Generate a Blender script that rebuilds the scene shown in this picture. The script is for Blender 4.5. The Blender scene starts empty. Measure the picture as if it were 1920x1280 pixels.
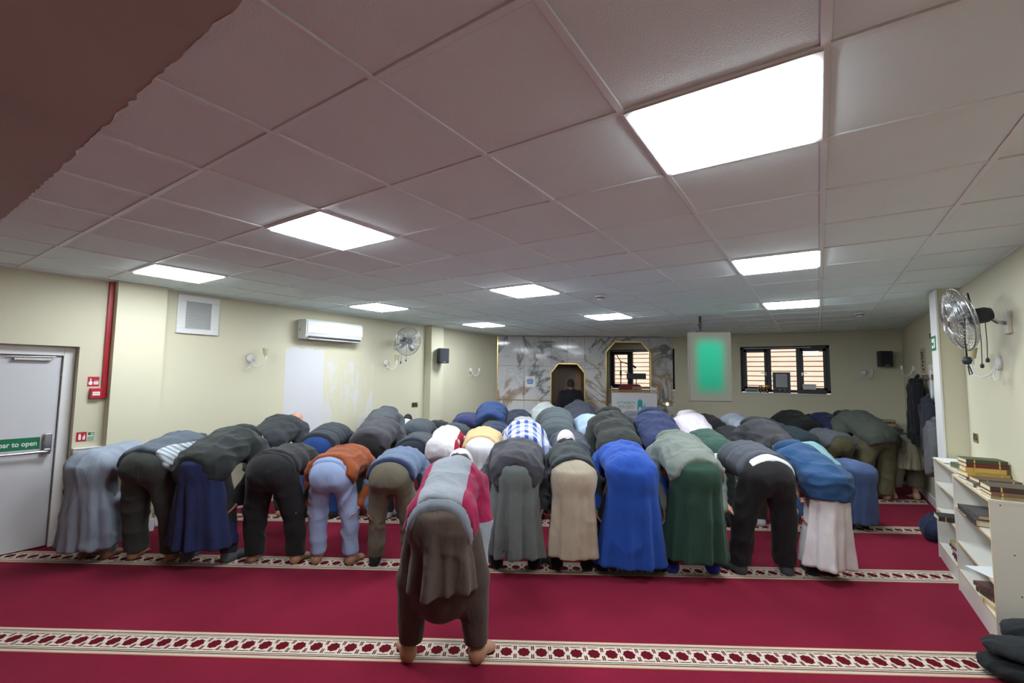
import bpy, math, random
import numpy as np
from mathutils import Matrix, Vector

random.seed(7)
SC = bpy.context.scene
COL = SC.collection
PI = math.pi

# ------------------------------------------------------------------ camera, sky, sun, exposure
EYE = 1.70                       # camera height above the carpet
CEIL = EYE + 0.9375              # tiled ceiling
cam_d = bpy.data.cameras.new('camera')
cam = bpy.data.objects.new('camera', cam_d)
COL.objects.link(cam)
cam_d.sensor_width = 36.0
cam_d.lens = 856.0 / 1920.0 * 36.0
cam_d.clip_start = 0.05
Rm = Matrix(((0.83094721, 0.03244449, 0.55540444),
             (0.55621407, -0.07061500, -0.82803347),
             (0.01235477, 0.99697587, -0.07672342)))
cam.matrix_world = Matrix.Translation((0, 0, EYE)) @ Rm.to_4x4()
SC.camera = cam

W = bpy.data.worlds.new('sky')
SC.world = W
W.use_nodes = True
wn = W.node_tree
bg = wn.nodes['Background']
sky = wn.nodes.new('ShaderNodeTexSky')
sky.sky_type = 'HOSEK_WILKIE'
sky.turbidity = 4.0
sky.sun_direction = (-0.35, -0.62, 0.70)
wn.links.new(sky.outputs[0], bg.inputs[0])
bg.inputs[1].default_value = 1.6
sun_d = bpy.data.lights.new('sun', 'SUN')
sun_d.energy = 7.0
sun_d.angle = 0.02
sun_d.color = (1.0, 0.93, 0.84)
sun = bpy.data.objects.new('sun', sun_d)
COL.objects.link(sun)
sun.rotation_euler = Vector((0.35, 0.62, -0.70)).to_track_quat('-Z', 'Y').to_euler()

vs = SC.view_settings
vs.view_transform = 'Standard'
vs.look = 'None'
vs.exposure = 0.12
vs.gamma = 1.0
vs.use_curve_mapping = False
PANEL_LIGHT = 41.0               # radiance of the LED ceiling panels

# room axes: x to the right wall, y away along the side walls; prayer rows are turned by QA
QA = math.radians(32.5)
CQ, SQ = math.cos(QA), math.sin(QA)
XL, XR, YB, YN = -6.15, 1.20, 10.70, -2.6
XR2 = 1.265                      # the right wall sets back beyond the pier


def qp(u, n, z=0.0):
    """row coordinates (u along a row, n towards the niche) -> room"""
    return Vector((u * CQ - n * SQ, u * SQ + n * CQ, z))


# ------------------------------------------------------------------ materials
MATS = {}


def nt(name):
    m = bpy.data.materials.new(name)
    m.use_nodes = True
    t = m.node_tree
    return m, t, t.nodes['Principled BSDF']


def N_(t, typ, **kw):
    n = t.nodes.new(typ)
    for k, v in kw.items():
        if k.startswith('i_'):
            key = k[2:]
            n.inputs[int(key) if key.isdigit() else key].default_value = v
        else:
            setattr(n, k, v)
    return n


def math_(t, op, a, b=None, c=None):
    n = t.nodes.new('ShaderNodeMath')
    n.operation = op
    for i, v in enumerate((a, b, c)):
        if v is None:
            continue
        if isinstance(v, (int, float)):
            n.inputs[i].default_value = v
        else:
            t.links.new(v, n.inputs[i])
    return n.outputs[0]


def mixc(t, fac, a, b):
    n = t.nodes.new('ShaderNodeMix')
    n.data_type = 'RGBA'
    n.clamp_factor = True
    for s, v in ((n.inputs[0], fac), (n.inputs[6], a), (n.inputs[7], b)):
        if isinstance(v, (int, float)):
            s.default_value = v
        elif isinstance(v, tuple):
            s.default_value = v if len(v) == 4 else v + (1,)
        else:
            t.links.new(v, s)
    return n.outputs[2]


def c4(c):
    return (c[0], c[1], c[2], 1.0)


def srgb(r, g, b):
    f = lambda v: ((v / 255.0) / 12.92 if v / 255.0 <= 0.04045 else ((v / 255.0 + 0.055) / 1.055) ** 2.4)
    return (f(r), f(g), f(b))


def mat(name, col, rough=0.6, metal=0.0, var=0.06, nscale=6.0, bump=0.0, bscale=40.0, spec=0.5, emit=0.0):
    if name in MATS:
        return MATS[name]
    m, t, p = nt(name)
    tc = N_(t, 'ShaderNodeTexCoord')
    nz = N_(t, 'ShaderNodeTexNoise', i_Scale=nscale, i_Detail=4.0)
    t.links.new(tc.outputs['Object'], nz.inputs['Vector'])
    lo = tuple(max(0.0, c * (1 - var)) for c in col)
    hi = tuple(min(1.0, c * (1 + var)) for c in col)
    t.links.new(mixc(t, nz.outputs['Fac'], lo, hi), p.inputs['Base Color'])
    p.inputs['Roughness'].default_value = rough
    p.inputs['Metallic'].default_value = metal
    p.inputs['Specular IOR Level'].default_value = spec
    if bump > 0:
        nb = N_(t, 'ShaderNodeTexNoise', i_Scale=bscale, i_Detail=3.0)
        t.links.new(tc.outputs['Object'], nb.inputs['Vector'])
        b = N_(t, 'ShaderNodeBump', i_Strength=bump, i_Distance=0.01)
        t.links.new(nb.outputs['Fac'], b.inputs['Height'])
        t.links.new(b.outputs[0], p.inputs['Normal'])
    if emit > 0:
        p.inputs['Emission Color'].default_value = c4(col)
        p.inputs['Emission Strength'].default_value = emit
    MATS[name] = m
    return m


def fabric(col, rough=0.88, kind='plain'):
    key = 'fabric_%s_%d_%d_%d' % (kind, *[int(c * 255 + 0.5) for c in col])
    if key in MATS:
        return MATS[key]
    m, t, p = nt(key)
    lin = srgb(*[c * 255 for c in col])
    if max(lin) < 0.5:
        lin = tuple(c * 0.84 for c in lin)
    tc = N_(t, 'ShaderNodeTexCoord')
    nz = N_(t, 'ShaderNodeTexNoise', i_Scale=5.0, i_Detail=5.0, i_Roughness=0.6)
    t.links.new(tc.outputs['Object'], nz.inputs['Vector'])
    base = mixc(t, nz.outputs['Fac'], tuple(c * 0.82 for c in lin), tuple(min(1, c * 1.16) for c in lin))
    sep = N_(t, 'ShaderNodeSeparateXYZ')
    t.links.new(tc.outputs['Object'], sep.inputs[0])
    X, Y, Z = sep.outputs
    ax = math_(t, 'ABSOLUTE', X)
    if kind == 'plaid':
        white = srgb(205, 210, 222)
        blue = srgb(45, 72, 150)
        s1 = math_(t, 'SINE', math_(t, 'MULTIPLY', X, 62.0))
        s2 = math_(t, 'SINE', math_(t, 'MULTIPLY', math_(t, 'ADD', Y, math_(t, 'MULTIPLY', Z, -0.5)), 62.0))
        a = math_(t, 'MULTIPLY', math_(t, 'GREATER_THAN', s1, 0.15), 0.5)
        b = math_(t, 'MULTIPLY', math_(t, 'GREATER_THAN', s2, 0.15), 0.5)
        base = mixc(t, math_(t, 'ADD', a, b), white, blue)
    elif kind == 'sweatshirt':          # grey body, crimson side panels and sleeves
        crim = srgb(140, 22, 66)
        side = math_(t, 'GREATER_THAN', ax, 0.128)
        up = math_(t, 'GREATER_THAN', Z, 0.78)
        base = mixc(t, math_(t, 'MULTIPLY', side, up), base, crim)
    elif kind == 'panelled':            # pale striped panel down the right flank
        pale = srgb(178, 186, 190)
        st = math_(t, 'SINE', math_(t, 'MULTIPLY', math_(t, 'ADD', Y, Z), 95.0))
        pp = mixc(t, math_(t, 'GREATER_THAN', st, 0.45), pale, srgb(120, 130, 136))
        side = math_(t, 'GREATER_THAN', X, 0.13)
        low = math_(t, 'LESS_THAN', Z, 1.04)
        back = math_(t, 'LESS_THAN', Y, 0.30)
        base = mixc(t, math_(t, 'MULTIPLY', math_(t, 'MULTIPLY', side, low), back), base, pp)
    elif kind == 'redside':
        side = math_(t, 'GREATER_THAN', X, 0.155)
        fr = math_(t, 'LESS_THAN', X, 0.20)
        base = mixc(t, math_(t, 'MULTIPLY', side, fr), base, srgb(150, 20, 45))
    t.links.new(base, p.inputs['Base Color'])
    p.inputs['Roughness'].default_value = rough
    p.inputs['Specular IOR Level'].default_value = 0.25
    p.inputs['Sheen Weight'].default_value = 0.08
    w1 = N_(t, 'ShaderNodeTexNoise', i_Scale=11.0, i_Detail=3.0, i_Distortion=1.2)
    mp = N_(t, 'ShaderNodeMapping')
    mp.inputs['Scale'].default_value = (1.6, 1.0, 0.55)
    t.links.new(tc.outputs['Object'], mp.inputs[0])
    t.links.new(mp.outputs[0], w1.inputs['Vector'])
    w2 = N_(t, 'ShaderNodeTexNoise', i_Scale=240.0, i_Detail=2.0)
    t.links.new(tc.outputs['Object'], w2.inputs['Vector'])
    b1 = N_(t, 'ShaderNodeBump', i_Strength=0.30, i_Distance=0.022)
    t.links.new(w1.outputs['Fac'], b1.inputs['Height'])
    b2 = N_(t, 'ShaderNodeBump', i_Strength=0.18, i_Distance=0.003)
    t.links.new(w2.outputs['Fac'], b2.inputs['Height'])
    t.links.new(b1.outputs[0], b2.inputs['Normal'])
    t.links.new(b2.outputs[0], p.inputs['Normal'])
    MATS[key] = m
    return m


def fb(r, g, b, kind='plain', rough=0.88):
    return fabric((r / 255.0, g / 255.0, b / 255.0), rough, kind)


# ------------------------------------------------------------------ mesh helpers
class MB:
    def __init__(s):
        s.v, s.f, s.mi = [], [], []

    def add(s, v, f, mi=0):
        o = len(s.v)
        s.v += [tuple(p) for p in v]
        s.f += [tuple(i + o for i in q) for q in f]
        s.mi += [mi] * len(f)
        return s

    def box(s, a, b, mi=0):
        x0, y0, z0 = a
        x1, y1, z1 = b
        v = [(x0, y0, z0), (x1, y0, z0), (x1, y1, z0), (x0, y1, z0), (x0, y0, z1), (x1, y0, z1), (x1, y1, z1), (x0, y1, z1)]
        f = [(0, 3, 2, 1), (4, 5, 6, 7), (0, 1, 5, 4), (1, 2, 6, 5), (2, 3, 7, 6), (3, 0, 4, 7)]
        return s.add(v, f, mi)

    def cyl(s, a, b, r0, r1=None, seg=12, mi=0):
        r1 = r0 if r1 is None else r1
        a, b = Vector(a), Vector(b)
        d = (b - a).normalized()
        q = d.to_track_quat('Z', 'Y')
        v, f = [], []
        for p, r in ((a, r0), (b, r1)):
            for i in range(seg):
                t = 2 * PI * i / seg
                v.append(p + q @ Vector((r * math.cos(t), r * math.sin(t), 0)))
        for i in range(seg):
            j = (i + 1) % seg
            f.append((i, j, seg + j, seg + i))
        f.append(tuple(range(seg - 1, -1, -1)))
        f.append(tuple(range(seg, 2 * seg)))
        return s.add(v, f, mi)

    def tube(s, pts, r, seg=8, mi=0, closed=False):
        pts = [Vector(p) for p in pts]
        n = len(pts)
        v, f = [], []
        up = None
        for i, p in enumerate(pts):
            if closed:
                d = pts[(i + 1) % n] - pts[i - 1]
            else:
                d = pts[min(i + 1, n - 1)] - pts[max(i - 1, 0)]
            d.normalize()
            if up is None:
                up = d.orthogonal().normalized()
            up = (up - d * up.dot(d)).normalized()
            w = d.cross(up)
            rr = r[i] if isinstance(r, (list, tuple)) else r
            for k in range(seg):
                t = 2 * PI * k / seg
                v.append(p + up * (rr * math.cos(t)) + w * (rr * math.sin(t)))
        for i in range(n if closed else n - 1):
            for k in range(seg):
                a, b = i * seg + k, i * seg + (k + 1) % seg
                c, d2 = ((i + 1) % n) * seg + (k + 1) % seg, ((i + 1) % n) * seg + k
                f.append((a, b, c, d2))
        if not closed:
            f.append(tuple(range(seg - 1, -1, -1)))
            f.append(tuple((n - 1) * seg + k for k in range(seg)))
        return s.add(v, f, mi)

    def lathe(s, prof, origin=(0, 0, 0), axis=(0, 0, 1), seg=20, mi=0):
        o = Vector(origin)
        q = Vector(axis).normalized().to_track_quat('Z', 'Y')
        v, f = [], []
        for r, h in prof:
            for k in range(seg):
                t = 2 * PI * k / seg
                v.append(o + q @ Vector((r * math.cos(t), r * math.sin(t), h)))
        for i in range(len(prof) - 1):
            for k in range(seg):
                j = (k + 1) % seg
                f.append((i * seg + k, i * seg + j, (i + 1) * seg + j, (i + 1) * seg + k))
        return s.add(v, f, mi)

    def prism(s, poly, z0, z1, fn=lambda x, y, z: (x, y, z), mi=0):
        n = len(poly)
        v = [fn(x, y, z0) for x, y in poly] + [fn(x, y, z1) for x, y in poly]
        f = [tuple(range(n - 1, -1, -1)), tuple(range(n, 2 * n))]
        for i in range(n):
            j = (i + 1) % n
            f.append((i, j, n + j, n + i))
        return s.add(v, f, mi)

    def mesh(s, name, smooth=False):
        me = bpy.data.meshes.new(name)
        me.from_pydata(s.v, [], s.f)
        if any(s.mi):
            me.polygons.foreach_set('material_index', s.mi)
        if smooth:
            me.polygons.foreach_set('use_smooth', [True] * len(me.polygons))
        me.update()
        return me

    def build(s, name, m=None, parent=None, loc=None, rot=None, smooth=False, bevel=0.0, fix=True):
        me = s.mesh(name, smooth)
        if fix:
            import bmesh
            bm = bmesh.new()
            bm.from_mesh(me)
            bmesh.ops.recalc_face_normals(bm, faces=bm.faces)
            bm.to_mesh(me)
            bm.free()
        return link(name, me, m, parent, loc, rot, bevel)


def link(name, me, m=None, parent=None, loc=None, rot=None, bevel=0.0):
    if m is not None:
        for q in (m if isinstance(m, (list, tuple)) else [m]):
            me.materials.append(q)
    o = bpy.data.objects.new(name, me)
    COL.objects.link(o)
    if parent is not None:
        o.parent = parent
    if loc is not None:
        o.location = loc
    if rot is not None:
        o.rotation_euler = rot
    if bevel > 0:
        b = o.modifiers.new('bevel', 'BEVEL')
        b.width = bevel
        b.segments = 2
        b.limit_method = 'ANGLE'
    return o


def tag(o, label, cat, group=None):
    o['label'] = label
    o['category'] = cat
    if group:
        o['group'] = group
    return o


def empty(name, loc=(0, 0, 0), rz=0.0):
    o = bpy.data.objects.new(name, None)
    COL.objects.link(o)
    o.location = loc
    o.rotation_euler = (0, 0, rz)
    o.empty_display_size = 0.1
    return o


def struct(o):
    o['kind'] = 'structure'
    return o


def text(name, body, size, m, parent, mtx, align='CENTER', ext=0.0006, bold=0.0, xs=1.0):
    cu = bpy.data.curves.new('tmp_text', 'FONT')
    cu.body = body
    cu.size = size
    cu.align_x = align
    cu.align_y = 'CENTER'
    cu.extrude = ext
    cu.offset = bold
    cu.resolution_u = 3
    to = bpy.data.objects.new('tmp_text', cu)
    COL.objects.link(to)
    dg = bpy.context.evaluated_depsgraph_get()
    me = bpy.data.meshes.new_from_object(to.evaluated_get(dg))
    bpy.data.objects.remove(to)
    bpy.data.curves.remove(cu)
    me.transform(mtx @ Matrix.Diagonal((xs, 1, 1, 1)))
    me.materials.clear()
    return link(name, me, m, parent)


def face_mtx(origin, right, up):
    """text plane: origin, x axis = right, y axis = up"""
    r, u = Vector(right).normalized(), Vector(up).normalized()
    w = r.cross(u)
    M = Matrix.Identity(4)
    for i in range(3):
        M[i][0], M[i][1], M[i][2], M[i][3] = r[i], u[i], w[i], Vector(origin)[i]
    return M
# ------------------------------------------------------------------ setting: floor
def carpet_material():
    m, t, p = nt('carpet_red')
    g = N_(t, 'ShaderNodeTexCoord')
    rot = N_(t, 'ShaderNodeMapping')
    rot.inputs['Rotation'].default_value = (0, 0, -QA)
    t.links.new(g.outputs['Object'], rot.inputs[0])
    sep = N_(t, 'ShaderNodeSeparateXYZ')
    t.links.new(rot.outputs[0], sep.inputs[0])
    n1 = N_(t, 'ShaderNodeTexNoise', i_Scale=1.4, i_Detail=5.0, i_Roughness=0.6)
    t.links.new(g.outputs['Object'], n1.inputs['Vector'])
    n2 = N_(t, 'ShaderNodeTexNoise', i_Scale=160.0, i_Detail=2.0)
    t.links.new(g.outputs['Object'], n2.inputs['Vector'])
    rib = math_(t, 'SINE', math_(t, 'MULTIPLY', sep.outputs[0], 2 * PI / 0.017))
    rib2 = math_(t, 'SINE', math_(t, 'MULTIPLY', sep.outputs[1], 2 * PI / 0.012))
    rr = math_(t, 'MULTIPLY', rib, rib2)
    f = math_(t, 'ADD', math_(t, 'MULTIPLY', n1.outputs['Fac'], 0.6),
              math_(t, 'ADD', math_(t, 'MULTIPLY', n2.outputs['Fac'], 0.35), math_(t, 'MULTIPLY', rr, 0.10)))
    t.links.new(mixc(t, f, (0.085, 0.003, 0.011), (0.265, 0.010, 0.038)), p.inputs['Base Color'])
    p.inputs['Roughness'].default_value = 0.95
    p.inputs['Specular IOR Level'].default_value = 0.1
    p.inputs['Sheen Weight'].default_value = 0.12
    p.inputs['Sheen Tint'].default_value = (0.9, 0.35, 0.45, 1)
    b = N_(t, 'ShaderNodeBump', i_Strength=0.5, i_Distance=0.004)
    t.links.new(math_(t, 'ADD', n2.outputs['Fac'], math_(t, 'MULTIPLY', rr, 0.25)), b.inputs['Height'])
    t.links.new(b.outputs[0], p.inputs['Normal'])
    return m


M_CARPET = carpet_material()
floor = struct(MB().box((XL - 0.32, YN - 0.2, -0.12), (XR + 0.2, YB + 0.2, 0.0)).build('floor', M_CARPET))

M_CREAM_PILE = mat('carpet_cream', srgb(206, 196, 178), 0.95, var=0.12, nscale=90, bump=0.4, bscale=200, spec=0.1)
M_TAN_PILE = mat('carpet_tan', srgb(178, 134, 100), 0.95, var=0.12, nscale=90, bump=0.4, bscale=200, spec=0.1)
M_DARK_PILE = mat('carpet_dark_red', srgb(92, 12, 28), 0.95, var=0.15, nscale=90, bump=0.4, bscale=200, spec=0.1)


def carpet_border(n0):
    """one woven row marker across the room: cream band, tan lines, eight-pointed red figures"""
    half = 0.130
    ulo = (XL - 0.02 + (n0) * SQ) / CQ
    uhi = min((XR + 0.01 + n0 * SQ) / CQ, (YB + 0.01 - n0 * CQ) / SQ)
    if n0 < 5:
        ulo = (XL - 0.30 + n0 * SQ) / CQ if 4 < n0 < 4.5 else ulo
    mb = MB()

    def strip(a, b, z, mi):
        # slanted ends follow the side walls
        def e(u, n, lo):
            return qp(u, n, z)
        k = SQ / CQ
        v = [qp(ulo + (a - 0) * k, n0 + a, z), qp(uhi + a * (k if uhi < 20 else 0), n0 + a, z),
             qp(uhi + b * k, n0 + b, z), qp(ulo + b * k, n0 + b, z)]
        mb.add(v, [(0, 1, 2, 3)], mi)
    strip(-half, half, 0.0012, 1)                      # tan ground
    for s in (-1, 1):                                  # cream and dark lines at both edges
        for (a, b, mi) in ((0.122, 0.112, 0), (0.100, 0.094, 2), (0.108, 0.102, 0), (0.092, 0.060, 0), (0.084, 0.078, 2)):
            strip(min(s * a, s * b), max(s * a, s * b), 0.0020, mi)
    strip(-0.078, 0.078, 0.0024, 0)
    pitch = 0.108
    cnt = int((uhi - ulo) / pitch) + 1
    star = []
    for k in range(16):
        t = 2 * PI * k / 16
        r = 1.0 if k % 2 == 0 else 0.84
        star.append((0.040 * r * math.cos(t), 0.047 * r * math.sin(t)))
    for i in range(cnt):
        uc = ulo + (i + 0.5) * pitch
        mb.add([qp(uc + x, n0 + y, 0.0036) for x, y in star], [tuple(range(16))], 2)
        for sx in (-1, 1):                             # slanted slivers between the figures
            for sy in (-1, 1):
                q = [(0.0455, 0.016), (0.0525, 0.024), (0.0525, 0.064), (0.0440, 0.064)]
                pts = [qp(uc + sx * x, n0 + sy * y, 0.0036) for x, y in q]
                mb.add(pts if sx * sy > 0 else pts[::-1], [(0, 1, 2, 3)], 2)
        for sy in (-1, 1):
            q = [(-0.036, 0.058), (0.036, 0.058), (0.030, 0.064), (-0.030, 0.064)]
            pts = [qp(uc + x, n0 + sy * y, 0.0036) for x, y in q]
            mb.add(pts if sy > 0 else pts[::-1], [(0, 1, 2, 3)], 2)
    o = mb.build('carpet_border', [M_CREAM_PILE, M_TAN_PILE, M_DARK_PILE], floor, fix=False)
    return o


for k in range(6):
    carpet_border(2.965 + 1.262 * k)

# ------------------------------------------------------------------ setting: walls
M_WALL_BASE = (0.72, 0.69, 0.53)


def wall_material(patch=False):
    m, t, p = nt('painted_wall_patched' if patch else 'painted_wall')
    tc = N_(t, 'ShaderNodeTexCoord')
    n1 = N_(t, 'ShaderNodeTexNoise', i_Scale=1.1, i_Detail=5.0)
    t.links.new(tc.outputs['Object'], n1.inputs['Vector'])
    c = mixc(t, n1.outputs['Fac'], (0.56, 0.53, 0.385), (0.635, 0.605, 0.455))
    if patch:
        sep = N_(t, 'ShaderNodeSeparateXYZ')
        t.links.new(tc.outputs['Object'], sep.inputs[0])
        n2 = N_(t, 'ShaderNodeTexNoise', i_Scale=3.2, i_Detail=6.0, i_Roughness=0.7)
        mp = N_(t, 'ShaderNodeMapping')
        mp.inputs['Scale'].default_value = (1.0, 2.6, 0.8)
        t.links.new(tc.outputs['Object'], mp.inputs[0])
        t.links.new(mp.outputs[0], n2.inputs['Vector'])
        y, z = sep.outputs[1], sep.outputs[2]

        def ramp(v, a, b):
            return math_(t, 'MULTIPLY', math_(t, 'GREATER_THAN', v, a), math_(t, 'LESS_THAN', v, b))
        wob = math_(t, 'MULTIPLY', math_(t, 'SUBTRACT', n2.outputs['Fac'], 0.5), 0.5)
        zz = math_(t, 'ADD', z, math_(t, 'MULTIPLY', wob, 0.6))
        solid = math_(t, 'MULTIPLY', ramp(y, 3.52, 4.12), ramp(zz, 0.55, 2.06))
        loose = math_(t, 'MULTIPLY', ramp(math_(t, 'ADD', y, math_(t, 'MULTIPLY', wob, 0.4)), 4.05, 5.05), ramp(zz, 0.6, 1.92))
        loose = math_(t, 'MULTIPLY', loose, math_(t, 'GREATER_THAN', n2.outputs['Fac'], 0.52))
        c = mixc(t, math_(t, 'MAXIMUM', solid, math_(t, 'MULTIPLY', loose, 0.8)), c, (0.60, 0.60, 0.62))
    t.links.new(c, p.inputs['Base Color'])
    p.inputs['Roughness'].default_value = 0.55
    p.inputs['Specular IOR Level'].default_value = 0.35
    n3 = N_(t, 'ShaderNodeTexNoise', i_Scale=70.0, i_Detail=3.0)
    t.links.new(tc.outputs['Object'], n3.inputs['Vector'])
    b = N_(t, 'ShaderNodeBump', i_Strength=0.12, i_Distance=0.004)
    t.links.new(n3.outputs['Fac'], b.inputs['Height'])
    t.links.new(b.outputs[0], p.inputs['Normal'])
    return m


M_WALL = wall_material()
M_WALLP = wall_material(True)
M_WHITE = mat('white_gloss_paint', (0.74, 0.74, 0.72), 0.35, var=0.03)
M_WHITEW = mat('white_plastic', (0.70, 0.70, 0.69), 0.4, var=0.03)
M_IVORY = mat('ivory_plastic', (0.66, 0.64, 0.54), 0.45, var=0.04)
M_DARK = mat('dark_frame', (0.018, 0.020, 0.026), 0.4, var=0.1)
M_BLACKP = mat('black_plastic', (0.020, 0.022, 0.030), 0.5, var=0.1)
M_CHROME = mat('chrome', (0.55, 0.56, 0.58), 0.22, metal=1.0, var=0.04)
M_BRASS = mat('brass', (0.42, 0.32, 0.15), 0.35, metal=1.0, var=0.1)
M_GOLD = mat('gold_trim', (0.80, 0.58, 0.20), 0.28, metal=1.0, var=0.08)
M_RED = mat('red_plastic', srgb(176, 22, 40), 0.4, var=0.06)
M_GREEN = mat('sign_green', srgb(8, 112, 74), 0.45, var=0.03)

CT = CEIL + 0.15
DY0, DY1, DZ = 0.30, 1.386, 1.945      # door opening in the left wall
mb = MB()
mb.box((XL - 0.30, YN, 0), (XL, DY0, CT)).box((XL - 0.30, DY1, 0), (XL, YB + 0.2, CT)).box((XL - 0.30, DY0, DZ), (XL, DY1, CT))
mb.box((XL, 1.615, 0), (XL + 0.135, 2.050, CT))        # piers
mb.box((XL, 6.230, 0), (XL + 0.16, 6.560, CT))
wall_left = struct(mb.build('wall_left', M_WALLP))
mb = MB()
mb.box((XR, YN, 0), (XR + 0.25, 6.23, CT)).box((1.030, 6.23, 0), (XR + 0.25, 6.50, CT)).box((XR2, 6.50, 0), (XR + 0.25, YB + 0.2, CT))
wall_right = struct(mb.build('wall_right', M_WALL))

# far wall with two window openings
WZ0, WZ1 = 1.435, 2.385
W1 = (-1.365, 0.190)
W2 = (-4.310, -2.715)
mb = MB()
mb.box((XL, YB, 0), (XR2, YB + 0.25, WZ0)).box((XL, YB, WZ1), (XR2, YB + 0.25, CT))
for a, b in ((XL, W2[0]), (W2[1], W1[0]), (W1[1], XR2)):
    mb.box((a, YB, WZ0), (b, YB + 0.25, WZ1))
wall_far = struct(mb.build('wall_far', M_WALL))
wall_near = struct(MB().box((XL - 0.3, YN - 0.2, 0), (XR + 0.25, YN, CT)).build('wall_near', M_WALL))

# skirting boards
struct(MB().box((XL, 1.40, 0), (XL + 0.018, 1.615, 0.13)).box((XL + 0.135, 1.597, 0), (XL + 0.153, 2.068, 0.13))
       .box((XL, 2.05, 0), (XL + 0.135, 2.068, 0.13)).box((XL, 2.068, 0), (XL + 0.018, 6.23, 0.13)).build('baseboard_left', M_WHITE, bevel=0.004))
struct(MB().box((XR2 - 0.018, 6.50, 0), (XR2, YB, 0.12)).build('baseboard_right', M_WHITE, bevel=0.004))
struct(MB().box((-2.70, YB - 0.018, 0), (XR2 - 0.018, YB, 0.12)).build('baseboard_far', M_WHITE, bevel=0.004))
# white door casing beside the far end of the right wall
mb = MB()
mb.box((1.012, 6.215, 0), (1.030, 6.52, CEIL))
struct(mb.build('trim_1', M_WHITE, bevel=0.003))
mb = MB()
mb.box((XR2 - 0.03, 7.35, 0), (XR2, 7.43, 1.93)).box((XR2 - 0.03, 8.18, 0), (XR2, 8.26, 1.93)).box((XR2 - 0.03, 7.43, 1.86), (XR2, 8.18, 1.93))
d3 = struct(MB().box((XR2 - 0.018, 7.43, 0.005), (XR2, 8.18, 1.86)).build('door_2', M_WHITE))
struct(mb.build('trim_2', M_WHITE, bevel=0.004))
# short moulded rail beside the exit door
mb = MB()
mb.box((XL, 1.39, 0.885), (XL + 0.030, 1.615, 0.905)).box((XL, 1.39, 0.905), (XL + 0.045, 1.615, 0.930)).box((XL, 1.39, 0.930), (XL + 0.055, 1.615, 0.942))
struct(mb.build('trim_3', M_WHITE, bevel=0.004))
# curtain rail ledge over the far window
struct(MB().box((-1.50, YB - 0.02, 2.46), (0.30, YB, 2.50)).build('trim_4', M_WALL, bevel=0.003))

# ------------------------------------------------------------------ setting: ceiling
M_TILE = mat('ceiling_tile', (0.79, 0.92, 0.93), 0.9, var=0.03, nscale=3.0, bump=0.25, bscale=220, spec=0.2)
M_TEE = mat('ceiling_tee', (0.80, 0.87, 0.88), 0.45, var=0.03)
ceiling = struct(MB().box((XL - 0.3, YN - 0.2, CEIL + 0.05), (XR + 0.25, YB + 0.2, CEIL + 0.16)).build('ceiling', M_TILE))
GX0, GY0, GP = 0.047, 1.505, 0.600
PL_EDGE = 0.515                                     # where the bare plaster stops
xs = [XL] + [GX0 + GP * k for k in range(-10, 2)] + [XR]
xs = sorted(x for x in xs if XL <= x <= XR)
ys = [PL_EDGE - 0.02] + [GY0 + GP * k for k in range(-1, 16)] + [YB]
ys = sorted(y for y in ys if PL_EDGE - 0.03 <= y <= YB)
LIGHTS = [(-10 + 10 + a, b) for a in () for b in ()]
light_cells = [(x, y) for x in (GX0 - GP, GX0 - 5 * GP, GX0 - 9 * GP) for y in (GY0, GY0 + 4 * GP, GY0 + 8 * GP)]
tile_cache = {}
for i in range(len(xs) - 1):
    for j in range(len(ys) - 1):
        if any(abs(xs[i] - lx) < 0.02 and abs(ys[j] - ly) < 0.02 for lx, ly in light_cells):
            continue
        w, h = xs[i + 1] - xs[i], ys[j + 1] - ys[j]
        if w < 0.03 or h < 0.03:
            continue
        key = (round(w, 3), round(h, 3))
        if key not in tile_cache:
            a, b = w / 2 - 0.0015, h / 2 - 0.0015
            c, d = a - 0.013, b - 0.013
            mb = MB()
            v = [(-a, -b, 0.010), (a, -b, 0.010), (a, b, 0.010), (-a, b, 0.010), (-c, -d, 0.010), (c, -d, 0.010), (c, d, 0.010), (-c, d, 0.010),
                 (-c + .003, -d + .003, 0.007), (c - .003, -d + .003, 0.007), (c - .003, d - .003, 0.007), (-c + .003, d - .003, 0.007)]
            f = [(0, 4, 5, 1), (1, 5, 6, 2), (2, 6, 7, 3), (3, 7, 4, 0), (4, 8, 9, 5), (5, 9, 10, 6), (6, 10, 11, 7), (7, 11, 8, 4), (8, 11, 10, 9)]
            me = mb.add(v, f).mesh('ceiling_tile')
            me.materials.append(M_TILE)
            tile_cache[key] = me
        o = bpy.data.objects.new('ceiling_tile', tile_cache[key])
        COL.objects.link(o)
        o.parent = ceiling
        o.location = ((xs[i] + xs[i + 1]) / 2, (ys[j] + ys[j + 1]) / 2, CEIL + random.uniform(0.0, 0.0025))
for x in xs[1:-1]:
    MB().box((x - 0.012, ys[0], CEIL + 0.002), (x + 0.012, YB, CEIL + 0.016)).build('tee_bar', M_TEE, ceiling)
for y in ys[1:-1]:
    MB().box((XL, y - 0.012, CEIL + 0.003), (XR, y + 0.012, CEIL + 0.0155)).build('tee_bar', M_TEE, ceiling)
MB().box((XL, ys[0], CEIL + 0.002), (XL + 0.02, YB, CEIL + 0.012)).build('edge_angle', M_TEE, ceiling)
MB().box((XR - 0.02, ys[0], CEIL + 0.002), (XR, YB, CEIL + 0.012)).build('edge_angle', M_TEE, ceiling)
MB().box((XR, 6.50, CEIL + 0.0015), (XR2, YB, CEIL + 0.0125)).build('edge_filler', M_TILE, ceiling)
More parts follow.
